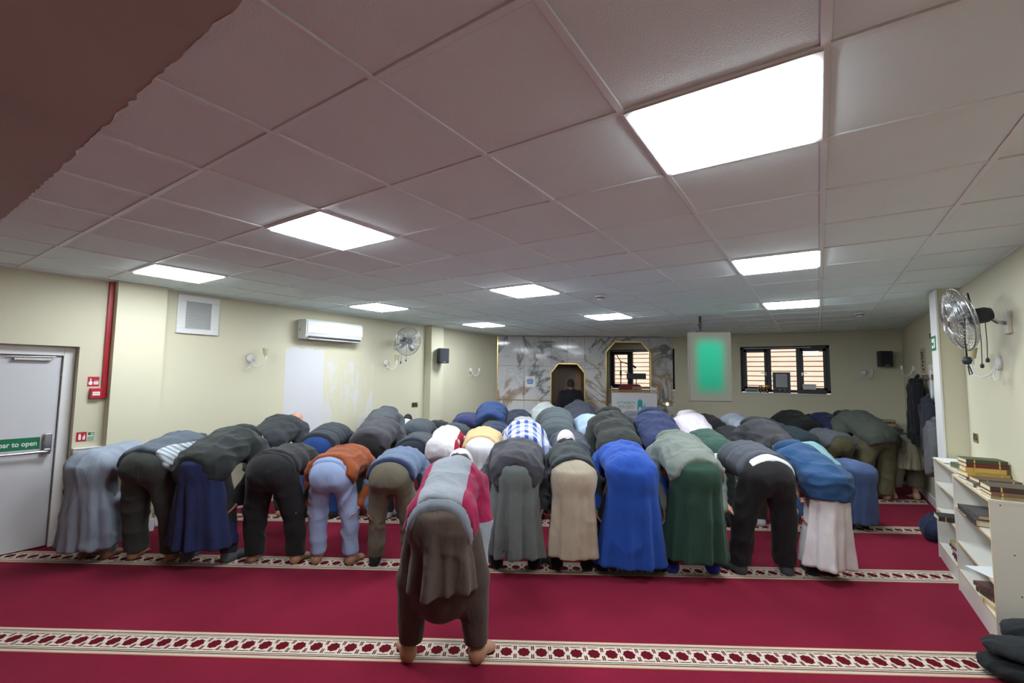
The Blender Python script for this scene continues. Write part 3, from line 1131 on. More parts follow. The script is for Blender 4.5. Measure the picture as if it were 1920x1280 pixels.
def head_sdf(P):
    """crown along +y of the neck line, face towards -z; neck at origin side"""
    d = ell(P, (0, 0.0, 0.005), (0.076, 0.112, 0.096))
    d = smin(d, ell(P, (0, -0.055, -0.035), (0.056, 0.062, 0.058)), 0.04)                 # jaw
    d = smin(d, rcone(P, (0, 0.006, -0.088), (0, -0.030, -0.106), 0.009, 0.014), 0.012)      # nose
    d = smin(d, ell(P, (0, 0.022, -0.082), (0.048, 0.010, 0.012)), 0.012)                  # brow
    for e in (-1, 1):
        d = smax(d, -ell(P, (e * 0.031, 0.002, -0.094), (0.016, 0.010, 0.012)), 0.012)       # eye sockets
        d = smin(d, ell(P, (e * 0.031, 0.002, -0.084), (0.011, 0.009, 0.009)), 0.004)        # eyes
        d = smin(d, ell(P, (e * 0.080, -0.012, 0.005), (0.009, 0.030, 0.018)), 0.008)        # ears
    d = smin(d, ell(P, (0, -0.058, -0.086), (0.023, 0.007, 0.010)), 0.006)                 # lips
    d = smin(d, rcone(P, (0, -0.07, 0.03), (0, -0.19, 0.02), 0.052, 0.058), 0.03)            # neck
    return d


_part_cache = {}


def cached(key, fn, lo, hi, h):
    if key not in _part_cache:
        _part_cache[key] = surf(fn, lo, hi, h)
    return _part_cache[key]


def frame(o, ex, ey, ez, v, s):
    return o + (v * s) @ np.array([ex, ey, ez])


def person(label, u, n, s=1.0, pitch=5.0, st=0.16, upper=None, lower=None, feet='bare', footcol=None, tone='tan',
           hair='black', cap=None, hood=None, collar=None, lod=0, yaw=0.0, broad=0.95, armout=0.085, hands=True, group=None, seed=0, belly=0.0, toe=16, hipw=1.0, wristx=0.088, nod=14.0):
    up = dict(col=(60, 60, 64), kind='plain', off=0.022, hem=-0.10, ext=0.0, amp=0.012, sl=1.0, puff=0.0, W=1.5, name='jacket')
    up.update(upper or {})
    up['off'] = max(up['off'], 0.026)
    lw = dict(type='trousers', col=(40, 40, 44), off=0.016, hem=0.075, amp=0.012, flare=0.0, fold=0.05, nf=9)
    lw.update(lower or {})
    base = qp(u, n)
    g = Rig(pitch, st, s, broad=broad, armout=armout, hipw=hipw, wristx=wristx, nod=nod)
    root = empty('person', base, QA + yaw)
    tag(root, label, 'person', group)
    h = (0.0135, 0.017, 0.022)[lod]
    k = s
    rel = 1

    # ---- body: one continuous figure under the clothes
    def body_fn(P):
        d = g.torso(P, -0.022)
        d = smin(d, g.seat(P, -0.025), 0.05)
        for i in (0, 1):
            d = smin(d, rcone(P, g.hip[i], g.knee[i], 0.078 * k, 0.050 * k), 0.04)
            d = smin(d, rcone(P, g.knee[i], g.ank[i] + np.array([0, 0.0, 0.06]), 0.052 * k, 0.036 * k), 0.03)
            d = smin(d, rcone(P, g.sho[i], g.elb[i], 0.048 * k, 0.038 * k), 0.03)
            d = smin(d, rcone(P, g.elb[i], g.wri[i], 0.038 * k, 0.027 * k), 0.02)
        d = smin(d, rcone(P, g.c7, g.head - g.hd * 0.08, 0.055 * k, 0.055 * k), 0.03)
        return d
    lo = np.array([-0.46, -0.36, 0.05]) * k
    hi = np.array([0.46, max(g.head[1] / k + 0.1, 0.3), max(1.15, g.c7[2] / k + 0.2)]) * k
    V, Fc = surf(body_fn, lo, hi, 0.020 if lod == 0 else 0.028)
    V = relax(V, Fc, 1)
    vs_, fs_ = [V], [Fc]

    def addp(v, f):
        fs_.append(f + sum(len(a) for a in vs_))
        vs_.append(v)
    hv, hf = cached('head%d' % (lod > 1), head_sdf, (-0.11, -0.21, -0.14), (0.11, 0.13, 0.13), 0.008 if lod < 2 else 0.014)
    ex = np.array([1.0, 0, 0])
    addp(frame(g.head, ex, g.hd, g.hn, hv, k), hf)
    if lod < 2:
        fv, ff = cached('foot', foot_sdf, (-0.07, -0.05, -0.01), (0.07, 0.25, 0.24), 0.0075)
        for i, e in enumerate((-1, 1)):
            a = math.radians(e * -toe)
            c_, s_ = math.cos(a), math.sin(a)
            m_ = fv.copy()
            if e > 0:
                m_[:, 0] *= 1.0
            else:
                m_[:, 0] *= -1.0
            o = np.array([g.ank[i][0], 0.0, 0.004])
            addp(frame(o, np.array([c_, s_, 0]), np.array([-s_, c_, 0]), np.array([0, 0, 1.0]), m_, k), ff if e > 0 else ff[:, ::-1])
        if hands:
            kv, kf = cached('hand', hand_sdf, (-0.09, -0.04, -0.19), (0.06, 0.09, 0.08), 0.0055)
            for i, e in enumerate((-1, 1)):
                ez = (g.elb[i] - g.wri[i])
                ez = ez / np.linalg.norm(ez)
                py = np.array([-e * 0.75, -0.45, 0.0])         # palm turned in, towards the knee
                py = py - ez * (py @ ez)
                py /= np.linalg.norm(py)
                px = np.cross(py, ez)
                m_ = kv.copy()
                thumb_fwd = px[1] < 0
                fl = kf
                if not thumb_fwd:
                    m_[:, 0] *= -1
                    fl = kf[:, ::-1]
                addp(frame(g.wri[i], px, py, ez, m_, k), fl)
    bm_ = arr_mesh('body', np.concatenate(vs_), np.concatenate(fs_))
    link('body', bm_, skin(tone), root)

    # ---- hair / caps
    if hair:
        def hair_fn(P):
            d = ell(P, (0, 0.006, 0.008), (0.086, 0.122, 0.106))
            d = smin(d, ell(P, (0, -0.045, 0.055), (0.070, 0.070, 0.052)), 0.03)
            cut = (-P[..., 2] - 0.030) + np.maximum(0, -(P[..., 1] - 0.02)) * 0.9
            return smax(d, cut, 0.02)
        cv, cf = cached('hair%d' % (lod > 1), hair_fn, (-0.11, -0.13, -0.13), (0.11, 0.15, 0.14), 0.009 if lod < 2 else 0.014)
        v = frame(g.head, ex, g.hd, g.hn, cv, k)
        v = wrinkle(v, cf, 0.004, seed + 3, (40, 40, 40))
        link('hair', arr_mesh('hair', v, cf), hairmat(hair), root)
    if cap:
        def cap_fn(P):
            d = ell(P, (0, 0.010, 0.012), (0.094, 0.128, 0.114))
            return smax(d, np.maximum(-(P[..., 1] * 0.75 + P[..., 2] * 0.66) + 0.010, -d - 0.03), 0.008)
        cv, cf = cached('cap%d' % (lod > 1), cap_fn, (-0.12, -0.13, -0.14), (0.12, 0.16, 0.15), 0.009 if lod < 2 else 0.014)
        link('cap', arr_mesh('cap', frame(g.head, ex, g.hd, g.hn, cv, k), cf), fb(*cap), root)

    # ---- lower garment
    lm = fb(*lw['col'])
    robe_top = up.get('none', False)
    if lw['type'] in ('robe', 'tunic'):
        zh = lw['hem']
        flare = lw['flare']
        nf, fa = lw['nf'], lw['fold']
        ph = seed * 1.7
        wst = max(0.0, st - 0.12)
        hw = lw.get('hw', 0.0)

        def skirt(P):
            z = P[..., 2] / k
            t = np.clip((0.87 - z) / (0.87 - zh), 0, 1.1)
            cy = -0.108 + (0.060 if lw['type'] == 'robe' else 0.02) * t
            wx = 0.172 * hipw + (0.055 + flare + wst + hw) * t
            wy = 0.150 + (0.040 + flare * 0.7) * t
            x = P[..., 0] / k
            y = P[..., 1] / k - cy
            th = np.arctan2(x, -y)
            am = 2.6 * fa * t ** 0.6
            fold = 1 + am * (np.sin(nf * th + ph + 1.3 * np.sin(2.1 * th + ph)) * 0.7 + 0.4 * np.sin(nf * 1.9 * th + 2.2 * ph))
            r = np.sqrt((x / wx) ** 2 + (y / wy) ** 2) + 1e-6
            d = (r - fold) * np.minimum(wx, wy) * 0.9 * k
            return smax(smax(d, P[..., 2] - 0.89 * k, 0.03), zh * k - P[..., 2], 0.004)

        def low_fn(P):
            d = smin(skirt(P), g.seat(P, lw['off']), 0.06)
            tt = g.torso(P, 0.0)
            d = smin(d, smax(tt, ((P - g.pel) @ g.d.astype(F32)) - 0.30 * k, 0.01), 0.05)
            inner = np.maximum(d + 0.040, P[..., 2] - (zh + 0.09) * k)
            return smax(smax(d, -inner, 0.006), zh * k - P[..., 2], 0.004)
        whole = lw.get('whole', False)
        if whole:
            ut = up

            def low2(P):
                d = low_fn(P)
                tt = smin(g.torso(P, ut['off']), g.sleeve(P, ut['off'] - 0.006), 0.045)
                return smin(d, tt, 0.035)
            fn_ = low2
        else:
            fn_ = low_fn
        lo = np.array([-0.50, -0.42, zh - 0.03]) * k
        hi = np.array([0.50, (max(g.c7[1] / k + 0.16, 0.3) if whole else 0.42), max(1.16, (g.c7[2] / k + 0.2) if whole else g.wai[2] / k + 0.2)]) * k
        cloth(lw.get('name', 'robe'), fn_, lo, hi, h, lm, root, lw['amp'], seed, (10, 10, 3.2), rel, None, None if whole else 1.0 * k)
    if lw['type'] == 'trousers' or lw.get('under'):
        tcol = lw['col'] if lw['type'] == 'trousers' else lw['under']
        to = lw['off'] if lw['type'] == 'trousers' else lw.get('uoff', 0.010)
        uh = lw['hem'] if lw['type'] == 'trousers' else lw.get('uhem', 0.075)
        ank_r = lw.get('ankr', 0.056)
        bag = lw.get('bag', 0.0)

        def tr_fn(P):
            d = None
            for i in (0, 1):
                a = rcone(P, g.hip[i], g.knee[i], (0.094 + to + bag) * k, (0.066 + to + bag) * k)
                a = smin(a, rcone(P, g.knee[i], g.ank[i] + np.array([0, -0.005, 0.0]), (0.066 + to + bag) * k, (ank_r + to) * k), 0.03)
                d = a if d is None else smin(d, a, 0.025)
            d = smin(d, g.seat(P, to - 0.006), 0.05)
            tt = g.torso(P, to - 0.010)
            d = smin(d, smax(tt, ((P - g.pel) @ g.d.astype(F32)) - lw.get('rise', 0.16) * k, 0.01), 0.04)
            if lw.get('crotch'):
                d = smin(d, ell(P, np.array([0, -0.06, lw['crotch']]) * k, np.array([0.16, 0.13, 0.20]) * k), 0.09)
            return smax(d, uh * k - P[..., 2], 0.006)
        lo = np.array([-0.44, -0.36, uh - 0.03]) * k
        hi = np.array([0.44, 0.40, 1.16 + 0.1 * max(0, math.sin(g.p))]) * k
        cloth('trousers', tr_fn, lo, hi, h, fb(*tcol), root, lw['amp'] if lw['type'] == 'trousers' else 0.008, seed + 2, (8, 8, 7), rel, None, 1.02 * k)

    # ---- upper garment
    if not lw.get('whole') and up:
        off = up['off']
        sl = up['sl']
        um = fb(*up['col'], up['kind'])
        dn = g.d.astype(F32)

        def up_fn(P):
            d = g.torso(P, off, up['ext'], up['W'], belly)
            if up['hem'] < 0.12:
                d = smin(d, g.seat(P, max(off, lw['off'] + 0.024)), 0.04)
            if up.get('drape'):
                # hanging sides and back skirt of a long coat
                z = P[..., 2] / k
                q = np.sqrt((P[..., 0] / k / (0.185 * hipw + off)) ** 2 + ((P[..., 1] / k + 0.09) / (0.185 + off)) ** 2 + 1e-6)
                sk = smax((q - 1) * 0.17 * k, np.maximum(up['drape'] * k - P[..., 2], P[..., 2] - 0.93 * k), 0.01)
                d = smin(d, sk, 0.05)
                d = smax(d, (up['drape'] * k - P[..., 2]) , 0.006)
            else:
                a = (P - g.pel) @ dn
                x = P[..., 0] / k
                arch = up.get('arch', 0.0)
                b = (P - g.pel) @ g.n.astype(F32)
                hm_ = (up['hem'] - 0.09 + (0.040 if up.get('band') else 0.0)) * k
                d = smax(d, -(a - hm_ + arch * (x * x) * k - up.get('slope', 1.1) * np.maximum(0, -b - 0.02 * k)), 0.006)
            if sl > 0:
                d = smin(d, g.sleeve(P, off - 0.010, sl), 0.05)
            return d
        ex_ = None
        if up['puff'] > 0:
            pf = up['puff']

            def ex_(v, n_):
                a = ((v - g.pel) @ g.d) / k
                return v + n_ * (pf * (np.abs(np.sin(PI * a / 0.085)) ** 0.6 - 0.5))[:, None]
        zlo = min(g.wri[0][2] / k if sl > 0.5 else 9, g.pel[2] / k - 0.26, up.get('drape', 9)) - 0.08
        lo = np.array([-0.52, -0.42, zlo]) * k
        hi = np.array([0.52, g.c7[1] / k + 0.18, max(g.c7[2] / k, g.pel[2] / k) + 0.22]) * k
        cloth(up['name'], up_fn, lo, hi, h, um, root, up['amp'] * 1.25, seed + 5, up.get('sc', (12, 8, 12)), rel, ex_)
        if up.get('band'):
            # ribbed waistband along the hem
            hm = up['hem']

            def band_fn(P):
                d = smin(g.torso(P, off - 0.003, up['ext'], up['W'], belly), g.seat(P, max(off, lw['off'] + 0.024) - 0.003), 0.04)
                a = ((P - g.pel) @ dn) / k + up.get('arch', 0.0) * (P[..., 0] / k) ** 2 - up.get('slope', 1.1) * np.maximum(0, -((P - g.pel) @ g.n.astype(F32)) / k - 0.02)
                return smax(d, (np.abs(a - hm + 0.066) - 0.026) * k, 0.006)
            cloth('waistband', band_fn, np.array([-0.34, -0.42, 0.62]) * k, np.array([0.34, 0.34, 1.25]) * k, h, fb(*up['band']), root, 0.003, seed)
        if up.get('under'):
            # shirt tail showing below the hem
            uc, ul = up['under']

            def ut_fn(P):
                d = smin(g.torso(P, 0.012), g.seat(P, lw['off'] + 0.010), 0.05)
                a = ((P - g.pel) @ dn) / k - up.get('slope', 1.1) * np.maximum(0, -((P - g.pel) @ g.n.astype(F32)) / k - 0.02)
                return smax(d, np.maximum(-(a - (up['hem'] - 0.09 - ul)), a - up['hem'] - 0.0) * k, 0.005)
            cloth('shirt_tail', ut_fn, np.array([-0.32, -0.42, 0.62]) * k, np.array([0.32, 0.38, 1.25]) * k, h, fb(*uc), root, 0.008, seed + 9)
        if up.get('shirt_sleeve'):
            cloth('shirt_sleeve', lambda P: g.sleeve(P, 0.012, up.get('ssl', 0.38)), np.array([-0.44, -0.2, 0.4]) * k, np.array([0.44, g.c7[1] / k + 0.18, 1.4]) * k, h, fb(*up['shirt_sleeve']), root, 0.006, seed + 4)

    # ---- hood or collar at the neck
    if hood:
        def hood_fn(P):
            c = g.c7 + (0.010 * g.d + (0.080 + up['off']) * g.n) * k
            q = P - c.astype(F32)
            a, b = q @ g.d.astype(F32), q @ g.n.astype(F32)
            L = np.stack([q[..., 0], a, b], -1)
            d = ell(L, (0, 0, 0), np.array([0.128, 0.090, 0.066]) * k)
            d = smin(d, rcone(L, np.array([-0.10, 0.04, -0.05]) * k, np.array([0.10, 0.04, -0.05]) * k, 0.055 * k, 0.055 * k), 0.05)
            d = smax(d, -ell(L, np.array([0, 0.085, 0.03]) * k, np.array([0.075, 0.060, 0.05]) * k), 0.02)
            return d
        cc = g.c7
        cloth('hood', hood_fn, cc - 0.24 * k, cc + 0.26 * k, h * 0.9, fb(*hood), root, 0.010, seed + 7)
    if collar:
        def col_fn(P):
            c = g.c7 + (0.055 * g.d + 0.010 * g.n) * k
            q = P - c.astype(F32)
            a, b = q @ g.d.astype(F32), q @ g.n.astype(F32)
            L = np.stack([q[..., 0], a, b], -1)
            r = np.sqrt(L[..., 0] ** 2 * 0.85 + L[..., 2] ** 2) - 0.088 * k
            return smax(np.abs(r) - 0.020 * k, np.abs(L[..., 1]) - 0.058 * k, 0.02)
        cloth('collar', col_fn, g.c7 - 0.22 * k, g.c7 + 0.24 * k, h * 0.9, fb(*collar), root, 0.006, seed + 8)

    # ---- socks and shoes
    if feet in ('sock', 'shoe') and lod < 2:
        key = 'sockfoot'
        sv, sf = cached(key, lambda P: foot_sdf(P, False, 0.006), (-0.08, -0.06, -0.012), (0.08, 0.26, 0.25), 0.0085)
        for i, e in enumerate((-1, 1)):
            a = math.radians(e * -toe)
            c_, s_ = math.cos(a), math.sin(a)
            m_ = sv.copy()
            m_[:, 0] *= e
            o = np.array([g.ank[i][0], -0.002, 0.003])
            v = frame(o, np.array([c_, s_, 0]), np.array([-s_, c_, 0]), np.array([0, 0, 1.0]), m_, k)
            so = link('sock', arr_mesh('sock', wrinkle(v, sf, 0.003, seed + i, (20, 20, 20)), sf if e > 0 else sf[:, ::-1]), fb(*footcol[0]), root)
            if feet == 'shoe':
                hv2, hf2 = cached('shoeheel', lambda P: smax(foot_sdf(P, False, 0.011), np.maximum(P[..., 2] - 0.075, P[..., 1] - 0.115), 0.008), (-0.09, -0.07, -0.012), (0.09, 0.26, 0.25), 0.0085)
                w = hv2.copy()
                w[:, 0] *= e
                link('heel_patch', arr_mesh('heel_patch', frame(o, np.array([c_, s_, 0]), np.array([-s_, c_, 0]), np.array([0, 0, 1.0]), w, k), hf2 if e > 0 else hf2[:, ::-1]), fb(*footcol[1]), so)
    return root
# ------------------------------------------------------------------ the congregation
RB, RC, RD, RE = 4.19, 5.52, 6.80, 8.06
GB, GC, GD, GE = ('bowing men in the second row', 'bowing men in the third row', 'bowing men in the fourth row', 'bowing men in the front row')
J = dict

# the man by himself nearest the camera
person('barefoot man bowing alone in front, grey and crimson sweatshirt over brown tunic and baggy trousers', -0.46, 2.83, 1.03, pitch=9.4, st=0.190,
       upper=J(col=(146, 152, 160), kind='sweatshirt', W=1.22, off=0.026, hem=-0.040, arch=0.8, slope=0.35, amp=0.010, name='sweatshirt', band=(132, 140, 150)),
       lower=J(type='tunic', col=(92, 80, 71), under=(80, 69, 61), off=0.028, hem=0.47, flare=0.0, hw=-0.09, fold=0.10, nf=6, amp=0.010, uoff=0.012, bag=0.010, ankr=0.056, uhem=0.10, crotch=0.46, name='tunic'),
       tone='tan', hair='black', cap=(205, 205, 208), armout=0.035, wristx=0.015, seed=1, toe=24, broad=0.74, hipw=0.86, nod=2)

# second row, left to right
person('person in long pale grey robe bowing beside the white exit door', -3.87, RB, 0.98, pitch=-4.1, st=0.105,
       upper=J(off=0.020, amp=0.012), lower=J(type='robe', whole=True, col=(142, 152, 166), hem=0.145, flare=0.03, fold=0.055, nf=8, amp=0.016, under=(118, 126, 138), uhem=0.07),
       tone='brown', seed=2, group=GB, toe=-8, hipw=0.86, broad=0.88, nod=-16)
person('bowing man in slate jacket with pale striped flank and dark olive trousers', -3.345, RB, 1.03, pitch=4.1, st=0.165,
       upper=J(col=(84, 94, 104), kind='panelled', off=0.026, hem=0.015, arch=0.3, amp=0.012), lower=J(col=(66, 70, 66), off=0.022, amp=0.016, ankr=0.062, bag=0.012),
       tone='tan', collar=(60, 66, 74), seed=3, group=GB)
person('bowing man in hooded black-green coat over long navy robe, grey socks', -2.835, RB, 1.04, pitch=8.3, st=0.175,
       upper=J(col=(46, 51, 50), off=0.036, hem=-0.060, arch=1.2, slope=0.3, amp=0.014, name='coat'), lower=J(type='robe', col=(44, 54, 96), hem=0.165, flare=0.0, fold=0.05, nf=7, amp=0.010, under=(50, 50, 54)),
       feet='sock', footcol=[(96, 100, 106)], hood=(44, 48, 48), hair=None, seed=4, group=GB)
person('barefoot bowing man in black sweater and black trousers between blue robe and orange cardigan', -2.225, RB, 1.0, pitch=-5.7, st=0.19,
       upper=J(col=(44, 46, 47), off=0.022, hem=0.075, arch=-0.4, amp=0.012, under=((40, 40, 42), 0.04), name='sweater'), lower=J(col=(36, 36, 38), off=0.020, amp=0.016, ankr=0.060, bag=0.010),
       tone='tan', seed=5, group=GB)
person('barefoot bowing man in rust orange cardigan and pale blue jeans', -1.685, RB, 0.98, pitch=-3.9, st=0.155,
       upper=J(col=(148, 76, 38), off=0.030, hem=0.040, arch=1.8, amp=0.014, under=((140, 158, 196), 0.05), name='cardigan'), lower=J(col=(150, 168, 204), off=0.012, amp=0.016, ankr=0.055, hem=0.095),
       tone='tan', seed=6, group=GB)
person('bowing man in dusty blue sweater with navy hem and khaki trousers', -1.151, RB, 0.965, pitch=-2.7, st=0.155,
       upper=J(col=(104, 122, 150), off=0.022, hem=0.020, arch=0.2, amp=0.010, band=(44, 54, 84), name='sweater'), lower=J(col=(112, 106, 90), off=0.014, amp=0.012),
       feet='sock', footcol=[(34, 34, 38)], seed=7, group=GB)
person('bowing man in charcoal coat over grey-green pleated robe, black socks', -0.045, RB, 1.03, pitch=0.0, st=0.155,
       upper=J(col=(66, 66, 72), off=0.036, hem=-0.045, arch=1.7, slope=0.25, amp=0.014, name='coat'), lower=J(type='robe', col=(108, 116, 114), hem=0.155, flare=0.0, fold=0.075, nf=7, amp=0.010, under=(34, 34, 36)),
       feet='sock', footcol=[(30, 30, 33)], seed=8, group=GB, hair='black')
person('bowing man in white cap, dark green-black jacket and long beige robe', 0.457, RB, 1.0, pitch=3.0, st=0.125,
       upper=J(col=(50, 58, 60), W=1.3, off=0.026, hem=0.040, arch=0.3, amp=0.012), lower=J(type='robe', col=(184, 172, 152), hem=0.160, flare=-0.005, fold=0.045, nf=6, amp=0.008, under=(34, 34, 36)),
       feet='sock', footcol=[(30, 30, 33)], cap=(214, 206, 208), seed=9, group=GB, broad=0.84, nod=-34)
person('bowing man in long bright blue robe, black socks', 0.968, RB, 1.02, pitch=2.0, st=0.225,
       upper=J(off=0.026), lower=J(type='robe', whole=True, col=(36, 80, 172), hem=0.095, flare=-0.010, fold=0.040, nf=8, amp=0.016, under=(36, 36, 42)),
       feet='sock', footcol=[(36, 37, 42)], seed=10, group=GB)
person('bowing man in grey-green hooded top over dark green robe', 1.518, RB, 1.05, pitch=8.5, st=0.165,
       upper=J(col=(124, 132, 124), off=0.032, hem=-0.010, arch=0.6, amp=0.014, name='hooded_top'), lower=J(type='robe', col=(44, 76, 62), hem=0.150, flare=-0.005, fold=0.06, nf=7, amp=0.010, under=(50, 46, 42)),
       feet='shoe', footcol=[(34, 34, 40), (52, 60, 168)], hood=(112, 122, 112), hair=None, seed=11, group=GB)
person('bowing man in charcoal gilet over white shirt, bare arms, black trousers', 2.140, RB, 1.04, pitch=0.2, st=0.185,
       upper=J(col=(74, 78, 88), off=0.032, hem=0.090, arch=0.2, amp=0.007, sl=0.0, under=((205, 210, 208), 0.085), shirt_sleeve=(196, 200, 204), ssl=0.40, name='gilet', puff=0.006),
       lower=J(col=(38, 38, 41), off=0.020, amp=0.014, ankr=0.064, bag=0.008), tone='light', feet='sock', footcol=[(84, 88, 96)], seed=12, group=GB, toe=24, broad=1.10, armout=0.14, hipw=0.84, wristx=0.115)
person('bowing person in blue hooded jacket over long white robe', 2.640, RB, 0.97, pitch=10.5, st=0.085,
       upper=J(col=(44, 80, 122), off=0.028, W=1.25, drape=0.72, amp=0.012), lower=J(type='robe', col=(222, 220, 222), hem=0.120, flare=0.005, fold=0.075, nf=6, amp=0.010),
       feet='sock', footcol=[(30, 30, 33)], hood=(44, 78, 118), hair='black', seed=13, group=GB, toe=-14, hipw=0.80, broad=0.84, nod=-14)

# third row
person('bald man bowing in padded black jacket with raised collar near the left wall', -3.05, RC, 1.04, pitch=10.0, st=0.16,
       upper=J(col=(54, 58, 62), off=0.038, hem=-0.06, amp=0.014), lower=J(col=(40, 40, 44)), collar=(52, 56, 60), hair=None, tone='light', lod=1, seed=14, group=GC, nod=-8)
person('bowing man in black quilted jacket and blue jeans', -2.40, RC, 1.0, pitch=3.1, st=0.15,
       upper=J(col=(56, 60, 68), off=0.030, hem=0.02, amp=0.006, puff=0.009), lower=J(col=(44, 76, 140)), lod=1, seed=15, group=GC, feet='sock', footcol=[(40, 40, 44)])
person('bowing man in dark plum-grey jacket and black trousers behind orange cardigan', -1.79, RC, 1.05, pitch=6.2, st=0.18,
       upper=J(col=(74, 72, 78), off=0.034, hem=-0.01, arch=1.0, amp=0.012), lower=J(col=(46, 44, 44)), lod=1, seed=16, group=GC, feet='sock', footcol=[(168, 170, 176)], hood=(64, 64, 70), hair=None)
person('bowing man in charcoal jacket with navy lining behind the dusty blue sweater', -1.28, RC, 0.955, pitch=-5.9, st=0.15,
       upper=J(col=(70, 74, 80), off=0.032, hem=0.03, arch=0.8, amp=0.012, band=(44, 54, 66)), lower=J(col=(40, 42, 52)), lod=1, seed=17, group=GC, feet='sock', footcol=[(36, 36, 40)])
person('bowing man in white jersey with red side stripe behind the front man', -0.93, RC, 0.99, pitch=3.5, st=0.14,
       upper=J(col=(212, 208, 212), kind='redside', off=0.026, hem=-0.16, ext=0.05, amp=0.008, W=1.25, name='jersey'), lower=J(col=(204, 202, 206)), lod=1, seed=18, group=GC, broad=0.80, hipw=0.84, armout=0.03)
person('bowing man in tan sweater over long white robe', -0.475, RC, 1.0, pitch=0.4, st=0.13,
       upper=J(col=(208, 176, 128), off=0.022, hem=0.06, arch=0.8, amp=0.010, name='sweater'), lower=J(type='robe', col=(206, 206, 210), hem=0.16, fold=0.07, nf=9, amp=0.010), lod=1, seed=19, group=GC, broad=0.84, hipw=0.88, armout=0.05, feet='sock', footcol=[(40, 40, 44)])
person('bowing man in blue and white checked shirt with pale grey hood', 0.030, RC, 1.02, pitch=12.3, st=0.15,
       upper=J(col=(200, 206, 220), kind='plaid', off=0.026, hem=0.02, arch=0.8, amp=0.010, name='shirt'), lower=J(col=(50, 42, 42)), hood=(176, 178, 176), hair=None, lod=1, seed=20, group=GC, feet='sock', footcol=[(40, 40, 44)])
person('bowing man in dark indigo jacket with bright blue collar beyond the white cap', 0.585, RC, 0.98, pitch=-0.2, st=0.15,
       upper=J(col=(70, 74, 90), off=0.028, hem=-0.02, amp=0.012), lower=J(col=(44, 44, 54)), collar=(40, 96, 146), lod=1, seed=21, group=GC, feet='sock', footcol=[(40, 40, 44)])
person('bowing man in tall black hooded coat in front of the lectern', 1.13, RC, 1.08, pitch=19.4, st=0.15,
       upper=J(col=(56, 58, 56), off=0.034, hem=-0.16, ext=0.06, amp=0.010, name='coat'), lower=J(col=(40, 40, 42)), hood=(50, 51, 50), hair=None, lod=1, seed=22, group=GC, feet='sock', footcol=[(36, 36, 40)])
person('bowing man in navy jacket and black trousers with hood over his neck', 1.66, RC, 1.08, pitch=19.5, st=0.16,
       upper=J(col=(54, 64, 104), off=0.034, hem=0.00, arch=0.8, amp=0.012), lower=J(col=(44, 44, 44), bag=0.015), hood=(46, 54, 92), hair=None, lod=1, seed=23, group=GC, feet='sock', footcol=[(36, 36, 40)])
person('bowing man in bottle green shirt beyond the grey-green hooded top', 2.28, RC, 1.0, pitch=3.0, st=0.15,
       upper=J(col=(60, 92, 80), off=0.026, hem=-0.10, amp=0.010, name='shirt'), lower=J(col=(50, 66, 60)), lod=1, seed=24, group=GC, feet='sock', footcol=[(36, 36, 40)])
person('bowing man in black hooded jacket and dark brown trousers right of the bright jeans', 2.97, RC, 1.04, pitch=13.9, st=0.16,
       upper=J(col=(54, 54, 58), off=0.034, hem=-0.02, arch=0.8, amp=0.012), lower=J(col=(64, 56, 50)), hood=(48, 50, 50), hair=None, lod=1, seed=25, group=GC, feet='sock', footcol=[(196, 196, 200)])
person('boy bowing in pale turquoise shirt and black trousers behind the blue hooded jacket', 3.50, RC, 0.80, pitch=19.9, st=0.10,
       upper=J(col=(134, 176, 182), off=0.024, hem=-0.03, amp=0.010, name='shirt'), lower=J(col=(38, 38, 42)), lod=1, seed=26, group=GC)
person('small child bowing in long denim blue robe and dark socks', 3.905, RC, 0.755, pitch=-9.6, st=0.11,
       upper=J(off=0.022), lower=J(type='robe', whole=True, col=(72, 92, 132), hem=0.10, flare=0.0, fold=0.045, nf=7, amp=0.012, under=(44, 46, 54)), lod=1, seed=27, group=GC, feet='sock', footcol=[(48, 52, 58)])

# fourth row
def back(label, u, n, pitch, col, group, s=1.0, low=(40, 42, 46), **kw):
    upd = J(col=col, off=0.032, hem=-0.06, amp=0.012)
    upd.update(kw.pop('upper', {}))
    lwd = J(col=low)
    lwd.update(kw.pop('lower', {}))
    return person(label, u, n, s, pitch=pitch, st=kw.pop('st', 0.15), upper=upd, lower=lwd, lod=kw.pop('lod', 2), seed=int(abs(u) * 37 + n * 11) % 97, group=group, hands=False, **kw)


back('bowing man in slate grey hooded jacket, highest beside the left wall', -2.13, RD, 12.1, (82, 88, 94), GD, 1.04, hood=(80, 86, 92), hair=None)
back('bowing man in blue-grey pullover behind the charcoal and navy jacket', -1.57, RD, -4.6, (72, 80, 88), GD)
back('bowing man in dull grey top behind the white jersey', -1.02, RD, -10.2, (66, 74, 80), GD, 0.98)
back('bowing man in dark navy top directly behind the tan sweater', -0.42, RD, -1.0, (50, 62, 88), GD, 0.96)
back('bowing man in grey-green padded coat left of the pale blue shirt', 0.51, RD, 16.0, (88, 98, 102), GD, 1.06, upper=J(puff=0.010, amp=0.005, hem=-0.14, ext=0.05), collar=(80, 88, 92))
back('bowing man in pale blue shirt half hidden by the black hooded coat', 1.02, RD, 12.0, (148, 168, 190), GD)
back('bowing man in charcoal top with small white logo beside navy jacket', 1.70, RD, 15.8, (62, 64, 70), GD, 1.02, collar=(54, 54, 58))
back('bowing man in pinkish white top with loose hood', 2.57, RD, 18.6, (206, 198, 206), GD, 1.0, hood=(204, 196, 204), hair=None)
back('bowing youth in black jacket and bright blue jeans', 3.12, RD, 12.2, (50, 50, 53), GD, 0.87, low=(70, 110, 180), upper=J(hem=0.05))
back('bowing man in dark teal jacket left of the grey top', 4.02, RD, -1.0, (46, 60, 68), GD, 0.955)
